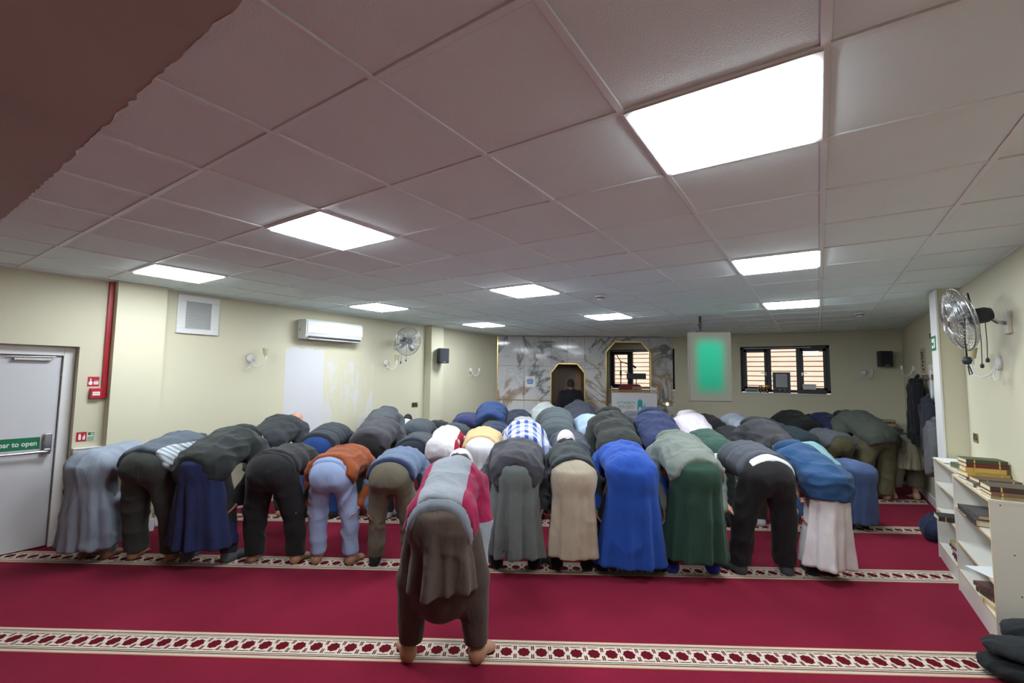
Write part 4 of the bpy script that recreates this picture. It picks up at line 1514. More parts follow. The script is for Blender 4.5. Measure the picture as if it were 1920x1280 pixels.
back('bowing man in grey top and olive trousers with brown hair', 4.53, RD, -3.6, (94, 98, 104), GD, 0.94, low=(88, 84, 58), upper=J(hem=0.00), hair='brown', lod=1)
back('tall bowing man in olive coat and olive trousers at the right end', 5.08, RD, 15.0, (80, 86, 78), GD, 1.08, low=(106, 102, 76), upper=J(hem=-0.10, arch=1.2), collar=(72, 78, 70), lod=1, lower=J(flare=0.0, ankr=0.075, bag=0.02))
back('barefoot bowing man in pale khaki tunic and loose trousers beside the hanging coats', 5.55, RD + 0.06, -14.0, (50, 56, 64), GD, 0.93, upper=J(hem=0.10), lod=1, st=0.17,
     lower=J(type='tunic', col=(138, 136, 112), under=(118, 114, 98), hem=0.50, hw=-0.04, fold=0.05, uoff=0.03, bag=0.02, ankr=0.065, uhem=0.20, name='tunic'), tone='light')

# row nearest the prayer wall
back('bowing boy in white shirt and black cap seen behind slate hood', -1.93, 7.36, 34.6, (196, 202, 212), GE, 0.76, cap=(30, 30, 33))
back('bowing man in black with pointed hood beside the left pier', -1.50, RE, -11.5, (46, 48, 52), GE, 0.90, hood=(36, 38, 40), hair=None)
back('bowing man in indigo jacket left of the big blue coat', -0.98, RE, -3.5, (56, 62, 104), GE)
back('bowing man in big bright navy blue coat with black trousers', -0.54, RE, 12.3, (44, 68, 116), GE, 1.07, low=(30, 32, 36), upper=J(off=0.044, hem=0.00, arch=1.0))
back('bowing man in blue-black jacket behind checked shirt', -0.06, RE, 6.2, (42, 50, 68), GE, 1.0, collar=(38, 46, 62))
back('bowing man in pale grey hooded top behind grey-green padded coat', 0.42, RE, 15.1, (176, 182, 182), GE, 1.04, hood=(178, 184, 184), hair=None)
back('bowing man in dark violet-grey jacket next to the prayer leader', 1.04, RE, 22.7, (66, 68, 80), GE, 1.05, collar=(64, 64, 78))
back('bowing man in white cap and navy top before the lectern', 2.42, RE, 6.1, (60, 68, 100), GE, 0.98, cap=(205, 208, 212))
back('bowing man in plain black top under the green screen', 3.28, RE, 1.0, (48, 46, 50), GE)
back('bowing man in pale silvery grey shirt below the far window', 3.80, RE, 4.6, (172, 180, 196), GE)
back('bowing man in steel blue top with dark hair under far window', 4.30, RE, -2.0, (92, 106, 122), GE, 0.97)
back('bowing man in large puffy black coat under far window', 4.80, RE, 9.9, (44, 46, 46), GE, 1.02, upper=J(off=0.050))
back('bowing man in dark navy top next to the olive coat', 5.28, RE - 0.10, 10.8, (46, 58, 90), GE)


# the prayer leader standing in the niche
def standing_man(label, u, n, h=1.70):
    root = tag(empty('person', qp(u, n), QA), label, 'person')
    k = h / 1.72

    def fn(P, o=0.0, coat=False):
        q = np.array([1 / 1.45, 1, 1], F32)
        Q = P * q
        d = rcone(Q, np.array([0, 0, 0.92]) * k, np.array([0, 0, 1.25]) * k, (0.118 + o) * k, (0.128 + o) * k)
        d = smin(d, rcone(Q, np.array([0, 0, 1.25]) * k, np.array([0, 0, 1.40]) * k, (0.128 + o) * k, (0.085 + o) * k), 0.06)
        for e in (-1, 1):
            sh, el, wr = np.array([e * 0.19, 0, 1.385]) * k, np.array([e * 0.265, -0.02, 1.12]) * k, np.array([e * 0.11, 0.19, 1.06]) * k
            d = smin(d, rcone(P, sh, el, (0.060 + o) * k, (0.050 + o) * k), 0.05)
            d = smin(d, rcone(P, el, wr, (0.050 + o) * k, (0.034 + o) * k), 0.03)
            if not coat:
                d = smin(d, rcone(P, np.array([e * 0.09, 0, 0.90]) * k, np.array([e * 0.10, 0.01, 0.50]) * k, 0.085 * k, 0.058 * k), 0.04)
                d = smin(d, rcone(P, np.array([e * 0.10, 0.01, 0.50]) * k, np.array([e * 0.11, 0, 0.09]) * k, 0.058 * k, 0.040 * k), 0.03)
        if not coat:
            d = smin(d, rcone(P, np.array([0, 0, 1.38]) * k, np.array([0, 0.01, 1.52]) * k, 0.058 * k, 0.054 * k), 0.03)
        else:
            z = P[..., 2]
            rr = np.sqrt((P[..., 0] / (0.215 * k)) ** 2 + (P[..., 1] / (0.165 * k)) ** 2 + 1e-6)
            d = smin(d, smax((rr - 1) * 0.15, np.maximum(0.55 * k - z, z - 0.98 * k), 0.01), 0.05)
        return d
    v, f = surf(lambda P: fn(P), np.array([-0.4, -0.3, 0.05]), np.array([0.4, 0.35, 1.62]), 0.022)
    hv, hf = cached('head0', head_sdf, (-0.11, -0.21, -0.14), (0.11, 0.13, 0.13), 0.008)
    fv, ff = cached('foot', foot_sdf, (-0.07, -0.05, -0.01), (0.07, 0.25, 0.24), 0.0075)
    V, Fc = [v], [f]

    def addp(a, b):
        Fc.append(b + sum(len(q) for q in V))
        V.append(a)
    hc = np.array([0, 0.02, 1.60]) * k
    # upright head: crown up, face forward (+y)
    ex, ey, ez = np.array([-1.0, 0, 0]), np.array([0, 0.10, 0.995]), np.array([0, -0.995, 0.10])
    addp(frame(hc, ex, ey, ez, hv, k), hf[:, ::-1] if np.cross(ex, ey) @ ez < 0 else hf)
    for e in (-1, 1):
        addp(frame(np.array([e * 0.11 * k, -0.03, 0.003]), np.array([1.0, 0, 0]), np.array([0, 1.0, 0]), np.array([0, 0, 1.0]), fv, k), ff)
        kv, kf = cached('hand', hand_sdf, (-0.09, -0.04, -0.19), (0.06, 0.09, 0.08), 0.0055)
        wz = np.array([e * 0.62, -0.75, 0.25])
        wz /= np.linalg.norm(wz)
        py = np.array([0, -0.3, -0.95])
        py = py - wz * (py @ wz)
        py /= np.linalg.norm(py)
        addp(frame(np.array([e * 0.10, 0.19, 1.06]) * k, np.cross(py, wz), py, wz, kv, k), kf)
    link('body', arr_mesh('body', np.concatenate(V), np.concatenate(Fc)), skin('brown'), root)

    def hair_fn(P):
        d = ell(P, (0, 0.006, 0.008), (0.085, 0.120, 0.104))
        return smax(d, (-P[..., 2] - 0.030) + np.maximum(0, -(P[..., 1] - 0.02)) * 0.9, 0.02)
    cv, cf = surf(hair_fn, (-0.11, -0.13, -0.13), (0.11, 0.15, 0.14), 0.010)
    link('hair', arr_mesh('hair', frame(hc, ex, ey, ez, cv, k), cf), hairmat('black'), root)
    cloth('coat', lambda P: fn(P, 0.026, True), np.array([-0.45, -0.32, 0.52]), np.array([0.45, 0.38, 1.55]), 0.018, fb(30, 31, 36), root, 0.012, 5)
    tf = lambda P: smax(np.minimum(*[smin(rcone(P, np.array([e * 0.09, 0, 0.90]), np.array([e * 0.10, 0.01, 0.50]), 0.11, 0.085), rcone(P, np.array([e * 0.10, 0.01, 0.50]), np.array([e * 0.11, 0, 0.06]), 0.085, 0.07), 0.03) for e in (-1, 1)]), 0.06 - P[..., 2], 0.005)
    cloth('trousers', tf, np.array([-0.28, -0.2, 0.04]), np.array([0.28, 0.2, 1.02]), 0.02, fb(36, 36, 40), root, 0.01, 6)
    return root


standing_man('man in black coat standing upright in the prayer niche, seen from behind', 1.075, 10.22, 1.66)
# ------------------------------------------------------------------ things on the left wall
tr = MB().box((XL, 1.572, 1.425), (XL + 0.030, 1.612, CEIL)).build('cable_trunking', M_RED, bevel=0.003)
tag(tr, 'red vertical cable trunking beside the wall pier', 'trunking')
cp = empty('fire_call_point', (XL, 1.540, 1.480))
MB().box((0, -0.056, -0.052), (0.050, 0.030, 0.052)).build('case', M_RED, cp, bevel=0.004)
MB().box((0.050, -0.040, -0.022), (0.053, 0.016, 0.016)).build('glass_label', M_LETTER, cp)
for k in (-1, 0, 1):
    MB().box((0.053, -0.012 + k * 0.014 - 0.004, -0.006), (0.054, -0.012 + k * 0.014 + 0.004, 0.001)).build('black_mark', M_BLACKP, cp)
tag(cp, 'red break-glass fire alarm box on the left wall', 'fire alarm')


def flat_sign(name, y0, y1, z0, z1, m):
    return MB().box((0, y0, z0), (0.003, y1, z1)).build(name, m)


sg1 = empty('fire_sign', (XL, 1.510, 1.597))
MB().box((0, -0.045, -0.049), (0.003, 0.045, 0.049)).build('panel', M_RED, sg1)
mb = MB()
mb.prism([(-0.036, -0.030), (-0.012, -0.034), (-0.006, -0.014), (-0.008, 0.002), (-0.018, 0.004), (-0.018, 0.032), (-0.026, 0.032), (-0.027, 0.002), (-0.037, -0.006)], 0.003, 0.0042, fn=lambda y, z, x: (x, y, z))
mb.build('hand_symbol', M_LETTER, sg1)
for i in range(3):
    c = 0.008 + 0.013 * i
    MB().prism([(c - 0.005, -0.030), (c + 0.005, -0.030), (c + 0.006, -0.008), (c + 0.002, 0.018), (c - 0.001, 0.002), (c - 0.006, -0.006)], 0.003, 0.0042, fn=lambda y, z, x: (x, y, z)).build('flame_symbol', M_LETTER, sg1)
tag(sg1, 'small red sign with white hand and flames above the alarm box', 'sign')
sg2 = empty('extinguisher_sign', (XL, 1.480, 1.047))
MB().box((0, -0.066, -0.046), (0.003, 0.012, 0.046)).build('panel', M_RED, sg2)
MB().prism([(-0.050, -0.030), (-0.030, -0.030), (-0.030, 0.014), (-0.036, 0.030), (-0.046, 0.030), (-0.050, 0.014)], 0.003, 0.0042, fn=lambda y, z, x: (x, y, z)).build('extinguisher_symbol', M_LETTER, sg2)
MB().prism([(-0.018, -0.030), (0.000, -0.030), (0.002, 0.000), (-0.004, 0.026), (-0.010, 0.006), (-0.018, 0.000)], 0.003, 0.0042, fn=lambda y, z, x: (x, y, z)).build('flame_symbol', M_LETTER, sg2)
MB().box((0, 0.012, -0.046), (0.003, 0.080, 0.046)).build('white_panel', M_IVORY, sg2)
for k, (a, b, c, d) in enumerate(((0.020, 0.045, 0.012, 0.040), (0.050, 0.074, 0.030, 0.038), (0.050, 0.074, 0.012, 0.020), (0.018, 0.074, -0.012, -0.006), (0.018, 0.066, -0.026, -0.020), (0.018, 0.070, -0.040, -0.034))):
    MB().box((0.003, a, c), (0.0042, b, d)).build('green_print', M_GREEN, sg2)
tag(sg2, 'red, white and green extinguisher notice beside the exit door', 'sign')
ex = empty('fire_extinguisher', (XL + 0.10, 1.500, 0.0))
MB().lathe([(0.0, 0.05), (0.078, 0.05), (0.082, 0.07), (0.082, 0.44), (0.060, 0.50), (0.022, 0.53), (0.022, 0.57), (0.0, 0.57)]).build('cylinder', M_RED, ex, smooth=True)
MB().lathe([(0.0, 0.0), (0.09, 0.0), (0.09, 0.05), (0.0, 0.05)]).build('foot_ring', M_BLACKP, ex, smooth=False)
MB().box((-0.012, -0.05, 0.57), (0.012, 0.07, 0.60)).box((-0.01, -0.06, 0.615), (0.01, 0.06, 0.63)).build('handle', M_BLACKP, ex)
MB().tube([(0.0, -0.03, 0.60), (0.02, -0.10, 0.655), (0.03, -0.150, 0.62), (0.03, -0.168, 0.56), (0.03, -0.150, 0.48), (0.02, -0.10, 0.40), (0.0, -0.085, 0.30)], 0.013).build('hose', M_BLACKP, ex, smooth=True)
tag(ex, 'fire extinguisher with looping black hose by the exit door', 'extinguisher')

# heating pipes low on the wall
pp = empty('heating_pipe', (XL + 0.045, 2.09, 0.0))
MB().tube([(0, 0.0, 0.165), (0, 4.10, 0.165)], 0.011).build('upper_pipe', M_WHITEW, pp, smooth=True)
MB().tube([(0, 0.0, 0.205), (0, 4.10, 0.205)], 0.011).build('lower_pipe', M_WHITEW, pp, smooth=True)
MB().box((-0.03, 0.01, 0.03), (0.03, 0.05, 0.24)).build('boxing', M_WHITE, pp, bevel=0.004)
tag(pp, 'pair of white heating pipes low along the left wall', 'pipe')

# air vent
vt = empty('air_vent', (XL, 2.412, 2.382))
mb = MB()
mb.box((0, -0.222, 0.155), (0.030, 0.222, 0.225)).box((0, -0.222, -0.225), (0.030, 0.222, -0.165)).box((0, -0.222, -0.165), (0.030, -0.135, 0.155)).box((0, 0.135, -0.165), (0.030, 0.222, 0.155))
mb.build('frame', M_WHITEW, vt, bevel=0.003)
MB().box((0, -0.135, -0.165), (0.006, 0.135, 0.155)).build('backing', mat('vent_shadow', (0.35, 0.35, 0.34), 0.8), vt)
for k in range(20):
    z = -0.160 + 0.016 * k
    MB().add([(0.007, -0.135, z + 0.010), (0.007, 0.135, z + 0.010), (0.024, 0.135, z), (0.024, -0.135, z), (0.007, -0.135, z + 0.013), (0.007, 0.135, z + 0.013), (0.024, 0.135, z + 0.003), (0.024, -0.135, z + 0.003)],
             [(0, 1, 2, 3), (4, 7, 6, 5), (3, 2, 6, 7), (0, 4, 5, 1), (0, 3, 7, 4), (1, 5, 6, 2)]).build('slat', M_WHITEW, vt)
tag(vt, 'square white louvred air vent high on the left wall', 'vent')

# air conditioner
ac = empty('air_conditioner', (XL, 4.155, 2.34))
prof = [(0.0, -0.140), (0.150, -0.140), (0.190, -0.105), (0.205, -0.060), (0.205, 0.110), (0.190, 0.135), (0.0, 0.140)]
MB().prism(prof, -0.475, 0.475, fn=lambda x, z, y: (x, y, z)).build('casing', M_WHITEW, ac, bevel=0.006)
M_AC = mat('ac_gloss', (0.74, 0.77, 0.80), 0.12, var=0.0)
MB().box((0.205, -0.455, -0.055), (0.214, 0.475, 0.112)).build('front_panel', M_AC, ac, bevel=0.006)
MB().box((0.165, -0.42, -0.122), (0.203, 0.45, -0.100)).build('outlet_slot', M_DARK, ac)
MB().box((0.150, -0.42, -0.142), (0.196, 0.45, -0.132)).build('flap', M_WHITEW, ac)
MB().cyl((0.06, -0.478, -0.01), (0.06, -0.476, -0.01), 0.012).build('screw_cap', M_CHROME, ac)
tag(ac, 'white split air conditioner high on the left wall', 'air conditioner')

M_SHADE = mat('lamp_shade', srgb(186, 178, 142), 0.6, var=0.05)


def wall_lamp(label, loc, rz, shade=True, side=1):
    """back plate on the wall (local y = 0), room towards +y"""
    t = empty('wall_lamp', loc, rz)
    MB().lathe([(0.0, 0.0), (0.055, 0.0), (0.055, 0.018), (0.045, 0.030), (0.0, 0.032)], axis=(0, 1, 0)).build('back_plate', M_WHITEW, t, smooth=True)
    s = side
    pts = [(0, 0.03, -0.02), (s * 0.01, 0.06, -0.085), (s * 0.045, 0.10, -0.115), (s * 0.09, 0.13, -0.090), (s * 0.115, 0.14, -0.035), (s * 0.12, 0.14, 0.0)]
    MB().tube(pts, 0.006).build('curved_arm', M_WHITEW, t, smooth=True)
    MB().tube([(0, 0.03, -0.03), (-s * 0.02, 0.05, -0.10), (-s * 0.07, 0.05, -0.135), (-s * 0.10, 0.04, -0.125)], 0.004).build('scroll', M_WHITEW, t, smooth=True)
    MB().cyl((s * 0.12, 0.14, -0.005), (s * 0.12, 0.14, 0.055), 0.017, 0.014).build('candle_tube', M_WHITEW, t, smooth=False)
    if shade:
        MB().lathe([(0.026, 0.045), (0.042, 0.135), (0.040, 0.135), (0.024, 0.045)], origin=(s * 0.12, 0.14, 0.0)).build('lamp_shade', M_SHADE, t, smooth=True)
    return tag(t, label, 'wall lamp', 'curled wall lamps')


wall_lamp('white wall lamp with beige shade between air vent and air conditioner', (XL, 3.05, 1.895), -PI / 2, True, -1)
wall_lamp('white wall lamp with beige shade below the left wall fan', (XL, 5.30, 1.91), -PI / 2, True, -1)
wall_lamp('small white wall lamp without shade between left pier and marble', (XL, 7.60, 1.82), -PI / 2, False, -1)
wall_lamp('white wall lamp with tilted beige shade on the right wall near the fan', (XR, 5.15, 1.850), PI / 2, True, 1)
wall_lamp('small bare white wall lamp right of the far window', (0.70, YB, 1.86), PI, False, -1)
wall_lamp('white wall lamp with candle bulb beside the right corner speaker', (XR2, 9.55, 1.90), PI / 2, False, 1)


def wall_fan(label, c, facing, tilt, wall_x):
    """round cage fan; c = cage centre"""
    t = empty('wall_fan', c)
    f = Vector((facing[0], facing[1], tilt)).normalized()
    q = f.to_track_quat('Z', 'Y')
    R0, D = 0.245, 0.075
    X = lambda r, a, h: q @ Vector((r * math.cos(a), r * math.sin(a), h))
    mb = MB()
    for side, dep in ((1, D), (-1, D * 0.8)):
        for j in range(11):
            rr = 0.05 + (R0 - 0.05) * j / 10
            hh = side * dep * math.sqrt(max(0, 1 - (rr / R0) ** 2.6))
            mb.tube([X(rr, 2 * PI * k / 28, hh) for k in range(28)], 0.0016, 4, closed=True)
        for k in range(40):
            a = 2 * PI * k / 40
            mb.tube([X(rr, a, side * dep * math.sqrt(max(0, 1 - (rr / R0) ** 2.6))) for rr in (0.04, 0.12, 0.19, 0.23, R0)], 0.0014, 4)
    mb.build('wire_cage', M_CHROME, t, smooth=True, fix=False)
    MB().tube([X(R0, 2 * PI * k / 36, 0) for k in range(36)], 0.006, 6, closed=True).build('cage_rim', M_CHROME, t, smooth=True)
    MB().cyl(X(0, 0, D * 0.95), X(0, 0, D * 1.08), 0.046, 0.040, 20).build('badge', M_CHROME, t)
    for k in range(4):
        a0 = 2 * PI * k / 4 + 0.4
        v, fc = [], []
        for i in range(6):
            rr = 0.035 + 0.165 * i / 5
            w = 0.25 + 0.42 * math.sin(PI * min(1, 0.25 + 0.75 * i / 5))
            for s in (-1, 1):
                for e in (0, 0.003):
                    v.append(X(rr, a0 + s * w / 2 + 0.25 * i / 5, s * 0.016 + e))
        for i in range(5):
            b = 4 * i
            fc += [(b, b + 2, b + 6, b + 4), (b + 1, b + 5, b + 7, b + 3), (b, b + 4, b + 5, b + 1), (b + 2, b + 3, b + 7, b + 6)]
        fc += [(0, 1, 3, 2), (20, 22, 23, 21)]
        MB().add(v, fc).build('blade', mat('fan_blade', (0.62, 0.63, 0.65), 0.38, metal=0.9, var=0.05), t, smooth=True)
    MB().cyl(X(0, 0, -0.005), X(0, 0, 0.03), 0.04, 0.03, 16).build('hub', M_CHROME, t)
    MB().lathe([(0.0, -0.19), (0.045, -0.185), (0.060, -0.15), (0.060, -0.075), (0.04, -0.06), (0.0, -0.06)], axis=f, seg=18).build('motor', M_BLACKP, t, smooth=True)
    sgn = 1 if wall_x > c[0] else -1
    wx = wall_x - c[0]
    p0 = X(0, 0, -0.15)
    MB().tube([p0, (p0.x + (wx - p0.x) * 0.5, p0.y, p0.z - 0.06), (wx - sgn * 0.02, p0.y, p0.z - 0.07)], 0.014).build('arm', M_CHROME, t, smooth=True)
    MB().box((min(wx, wx - sgn * 0.025), p0.y - 0.045, p0.z - 0.15), (max(wx, wx - sgn * 0.025), p0.y + 0.045, p0.z + 0.02)).build('wall_bracket', M_IVORY, t, bevel=0.004)
    m1 = X(0, 0, -0.13)
    lat = Vector((-f.y, f.x, 0)).normalized()
    for s, ln in ((-1, 0.34), (1, 0.30)):
        b = m1 + lat * (0.05 * s) + Vector((0, 0, -0.04))
        e = b + Vector((0, 0, -ln))
        cd = MB().tube([b, b + Vector((0.004, 0.004, -ln * 0.5)), e], 0.0028, 6).build('pull_cord', M_BLACKP, t)
        MB().lathe([(0.0, -0.022), (0.011, -0.018), (0.013, 0.0), (0.006, 0.014), (0.0, 0.016)], origin=e, seg=10).build('toggle', M_BLACKP, cd, smooth=True)
    return tag(t, label, 'fan', 'round chrome wall fans')


wall_fan('round chrome wall fan on the left wall before the pier', (-5.84, 5.50, 2.285), (0.98, -0.20), -0.12, XL)
fan_r = wall_fan('round chrome wall fan with hanging black cord on the right wall', (0.925, 4.86, 2.185), (-0.99, -0.10), -0.20, XR)
fc_ = MB().tube([(0.05, -0.02, 0.20), (0.06, -0.03, 0.12), (0.02, -0.04, 0.02), (0.015, -0.04, -0.15), (0.02, -0.04, -0.30)], 0.006).tube([(0.022, -0.04, -0.34), (0.035, -0.04, -0.38), (0.045, -0.04, -0.42), (0.03, -0.04, -0.43), (0.022, -0.04, -0.36)], 0.0045).build('power_cord', M_BLACKP, fan_r, smooth=True)
MB().lathe([(0.0, -0.032), (0.022, -0.026), (0.030, 0.0), (0.022, 0.026), (0.0, 0.032)], origin=(0.02, -0.04, -0.32), seg=14).build('cord_knob', M_BLACKP, fan_r, smooth=True)


def speaker(label, loc, rz):
    t = empty('loudspeaker', loc, rz)
    MB().prism([(-0.10, 0.0), (0.10, 0.0), (0.085, -0.15), (-0.085, -0.15)], -0.14, 0.14).build('cabinet', M_BLACKP, t, bevel=0.008)
    MB().box((-0.092, 0.0, -0.132), (0.092, 0.012, 0.132)).build('grille', mat('speaker_grille', (0.024, 0.027, 0.040), 0.7, bump=0.8, bscale=300), t, bevel=0.004)
    MB().box((-0.02, -0.22, -0.03), (0.02, -0.15, 0.03)).build('bracket', M_BLACKP, t)
    MB().box((-0.03, 0.012, -0.125), (0.03, 0.014, -0.112)).build('badge', M_CHROME, t)
    return tag(t, label, 'speaker', 'black wall loudspeakers')


speaker('black loudspeaker on the left pier before the marble wall', (-5.80, 6.38, 2.075), -PI / 2 - 0.45)
speaker('black loudspeaker high in the far right corner', (1.02, 10.47, 2.10), PI + 0.35)


def socket(label, loc, rz):
    t = empty('wall_socket', loc, rz)
    MB().box((-0.073, 0.0, -0.043), (0.073, 0.007, 0.043)).build('plate', M_BRASS, t, bevel=0.003)
    for s in (-1, 1):
        MB().box((s * 0.036 - 0.018, 0.007, -0.020), (s * 0.036 + 0.018, 0.009, 0.012)).build('outlet', M_BLACKP, t)
        MB().box((s * 0.014 - 0.006, 0.007, 0.018), (s * 0.014 + 0.006, 0.012, 0.034)).build('switch', M_BLACKP, t)
    return tag(t, label, 'socket', 'brass wall sockets')


socket('brass double socket on the left wall below the fan', (XL, 6.00, 1.165), -PI / 2)
socket('brass socket on the right wall above the bookcases', (XR, 5.98, 1.185), PI / 2)


def smoke_alarm(label, x, y):
    t = empty('smoke_detector', (x, y, CEIL))
    MB().lathe([(0.0, -0.020), (0.055, -0.020), (0.060, -0.012), (0.060, 0.0), (0.0, 0.0)]).build('base', M_WHITEW, t, smooth=False)
    MB().lathe([(0.0, -0.055), (0.030, -0.052), (0.040, -0.042), (0.042, -0.020), (0.0, -0.020)]).build('sensor_dome', M_WHITEW, t, smooth=True)
    MB().lathe([(0.0425, -0.036), (0.0435, -0.036), (0.0435, -0.026), (0.0425, -0.026)]).build('vent_ring', M_BLACKP, t)
    return tag(t, label, 'smoke detector', 'white smoke detectors')


smoke_alarm('round white smoke detector in the middle of the ceiling', -2.05, 4.86)
smoke_alarm('round white smoke detector over the far right corner', 0.50, 7.86)

# ------------------------------------------------------------------ green screen on its ceiling pole
tv = empty('hanging_screen', qp(2.775, 6.82, 1.885), QA)
MB().box((-0.315, 0.0, -0.515), (0.315, 0.045, 0.515)).build('casing', mat('screen_casing', srgb(104, 102, 96), 0.5), tv, bevel=0.008)


def screen_material():
    m, t, p = nt('green_display')
    tc = N_(t, 'ShaderNodeTexCoord')
    sp = N_(t, 'ShaderNodeSeparateXYZ')
    t.links.new(tc.outputs['Object'], sp.inputs[0])
    ax = math_(t, 'ABSOLUTE', math_(t, 'DIVIDE', sp.outputs[0], 0.30))
    az = math_(t, 'ABSOLUTE', math_(t, 'DIVIDE', sp.outputs[2], 0.50))
    d = math_(t, 'POWER', math_(t, 'ADD', math_(t, 'POWER', ax, 4.0), math_(t, 'POWER', az, 6.0)), 0.25)
    fac = N_(t, 'ShaderNodeMapRange', interpolation_type='SMOOTHSTEP')
    fac.inputs['From Min'].default_value = 0.35
    fac.inputs['From Max'].default_value = 0.98
    t.links.new(d, fac.inputs['Value'])
    z = N_(t, 'ShaderNodeMapRange')
    z.inputs['From Min'].default_value = -0.5
    z.inputs['From Max'].default_value = 0.5
    t.links.new(sp.outputs[2], z.inputs['Value'])
    gcol = mixc(t, z.outputs[0], srgb(4, 130, 96), srgb(40, 190, 150))
    col = mixc(t, fac.outputs[0], gcol, srgb(112, 112, 102))
    p.inputs['Base Color'].default_value = (0.02, 0.02, 0.02, 1)
    p.inputs['Roughness'].default_value = 0.9
    p.inputs['Specular IOR Level'].default_value = 0.05
    t.links.new(col, p.inputs['Emission Color'])
    p.inputs['Emission Strength'].default_value = 1.0
    return m


MB().box((-0.305, -0.004, -0.505), (0.305, 0.0, 0.505)).build('display', screen_material(), tv)
MB().cyl((-0.115, 0.06, 0.30), (-0.115, 0.06, CEIL - 1.885), 0.018).build('pole', M_BLACKP, tv)
MB().box((-0.17, 0.03, 0.505), (-0.06, 0.09, 0.535)).box((-0.135, 0.035, 0.60), (-0.095, 0.085, 0.64)).box((-0.20, 0.045, 0.25), (-0.03, 0.065, 0.42)).build('clamp', M_BLACKP, tv, bevel=0.004)
tag(tv, 'upright screen glowing green, hung from a black ceiling pole', 'screen')

# ------------------------------------------------------------------ pulpit end
M_LECT = mat('lectern_white', (0.66, 0.66, 0.68), 0.35, var=0.02)
M_TEAL = mat('logo_teal', srgb(40, 160, 156), 0.5, var=0.0)
M_GREYP = mat('logo_grey', srgb(140, 132, 132), 0.5, var=0.0)
lc = empty('lectern', qp(2.404, 9.90), QA)
MB().box((-0.483, 0.0, 0.06), (0.483, 0.03, 1.385)).build('front_board', M_LECT, lc, bevel=0.004)
for s in (-1, 1):
    MB().box((s * 0.483 - 0.012, 0.0, 0.0), (s * 0.483 + 0.012, 0.40, 1.50)).build('side_glass', M_GLASS, lc)
    MB().cyl((s * 0.483, 0.01, 0.0), (s * 0.483, 0.01, 1.53), 0.011).build('gilt_post', M_GOLD, lc)
    MB().lathe([(0.0, -0.018), (0.014, -0.012), (0.018, 0.0), (0.014, 0.012), (0.0, 0.018)], origin=(s * 0.483, 0.0, 1.395)).build('gilt_knob', M_GOLD, lc, smooth=True)
MB().box((-0.483, 0.005, 1.385), (0.483, 0.013, 1.52)).build('upper_glass', M_GLASS, lc)
MB().cyl((-0.483, 0.01, 1.425), (0.483, 0.01, 1.435), 0.010).build('gilt_bar', M_GOLD, lc)
MB().cyl((-0.483, 0.01, 1.388), (0.483, 0.01, 1.388), 0.009).build('gilt_bar', M_GOLD, lc)
MB().box((-0.47, 0.03, 1.10), (0.47, 0.38, 1.125)).build('book_rest', M_LECT, lc)
fm = lambda u, z: face_mtx((u, -0.0015, z), (1, 0, 0), (0, 0, 1))
text('lettering', 'ATTARBIYA', 0.078, M_TEAL, lc, fm(-0.180, 1.172), bold=0.0004, xs=0.98)
text('lettering', 'MASJID', 0.112, M_GREYP, lc, fm(-0.180, 1.085), bold=0.0, xs=0.96)
fnp = lambda x, z, y: (x, y, z)
mb = MB()
dome = [(0.055 * math.cos(a) * (1.0) + 0.0, 1.205 + 0.075 * math.sin(a)) for a in [PI * k / 12 for k in range(13)]]
mb.prism([(0.055, 1.12)] + [(0.052 * math.cos(PI * k / 12), 1.19 + 0.055 * math.sin(PI * k / 12)) for k in range(13)] + [(-0.055, 1.12), (-0.055, 0.97), (-0.034, 0.97), (-0.034, 1.05), (-0.018, 1.085), (0.0, 1.09), (0.018, 1.085), (0.034, 1.05), (0.034, 1.00), (0.055, 1.00)], -0.003, -0.0005, fn=lambda x, z, y: (x + 0.118, y, z))
mb.prism([(-0.006, 1.244), (0.006, 1.244), (0.001, 1.285), (-0.001, 1.285)], -0.003, -0.0005, fn=lambda x, z, y: (x + 0.118, y, z))
mb.prism([(0.062, 1.00), (0.080, 1.00), (0.080, 1.07), (0.095, 1.09), (0.095, 1.00), (0.112, 1.00), (0.112, 1.13), (0.106, 1.16), (0.103, 1.175), (0.100, 1.16), (0.094, 1.13), (0.094, 1.11), (0.080, 1.10), (0.062, 1.10)], -0.003, -0.0005, fn=lambda x, z, y: (x + 0.118, y, z))
mb.build('mosque_emblem', M_TEAL, lc)
mb = MB()
for pts in ([(0.27, 1.04), (0.285, 1.03), (0.30, 1.045), (0.305, 1.075), (0.32, 1.085)], [(0.32, 1.05), (0.335, 1.06), (0.345, 1.10)], [(0.345, 1.05), (0.36, 1.04), (0.375, 1.06), (0.37, 1.075), (0.36, 1.06)], [(0.31, 1.02), (0.33, 1.018), (0.36, 1.025)]):
    mb.tube([(x, -0.001, z) for x, z in pts], 0.003, 5)
mb.build('script_mark', M_GREYP, lc)
tag(lc, 'white and gold lectern with mosque logo lettering before the pulpit opening', 'lectern')

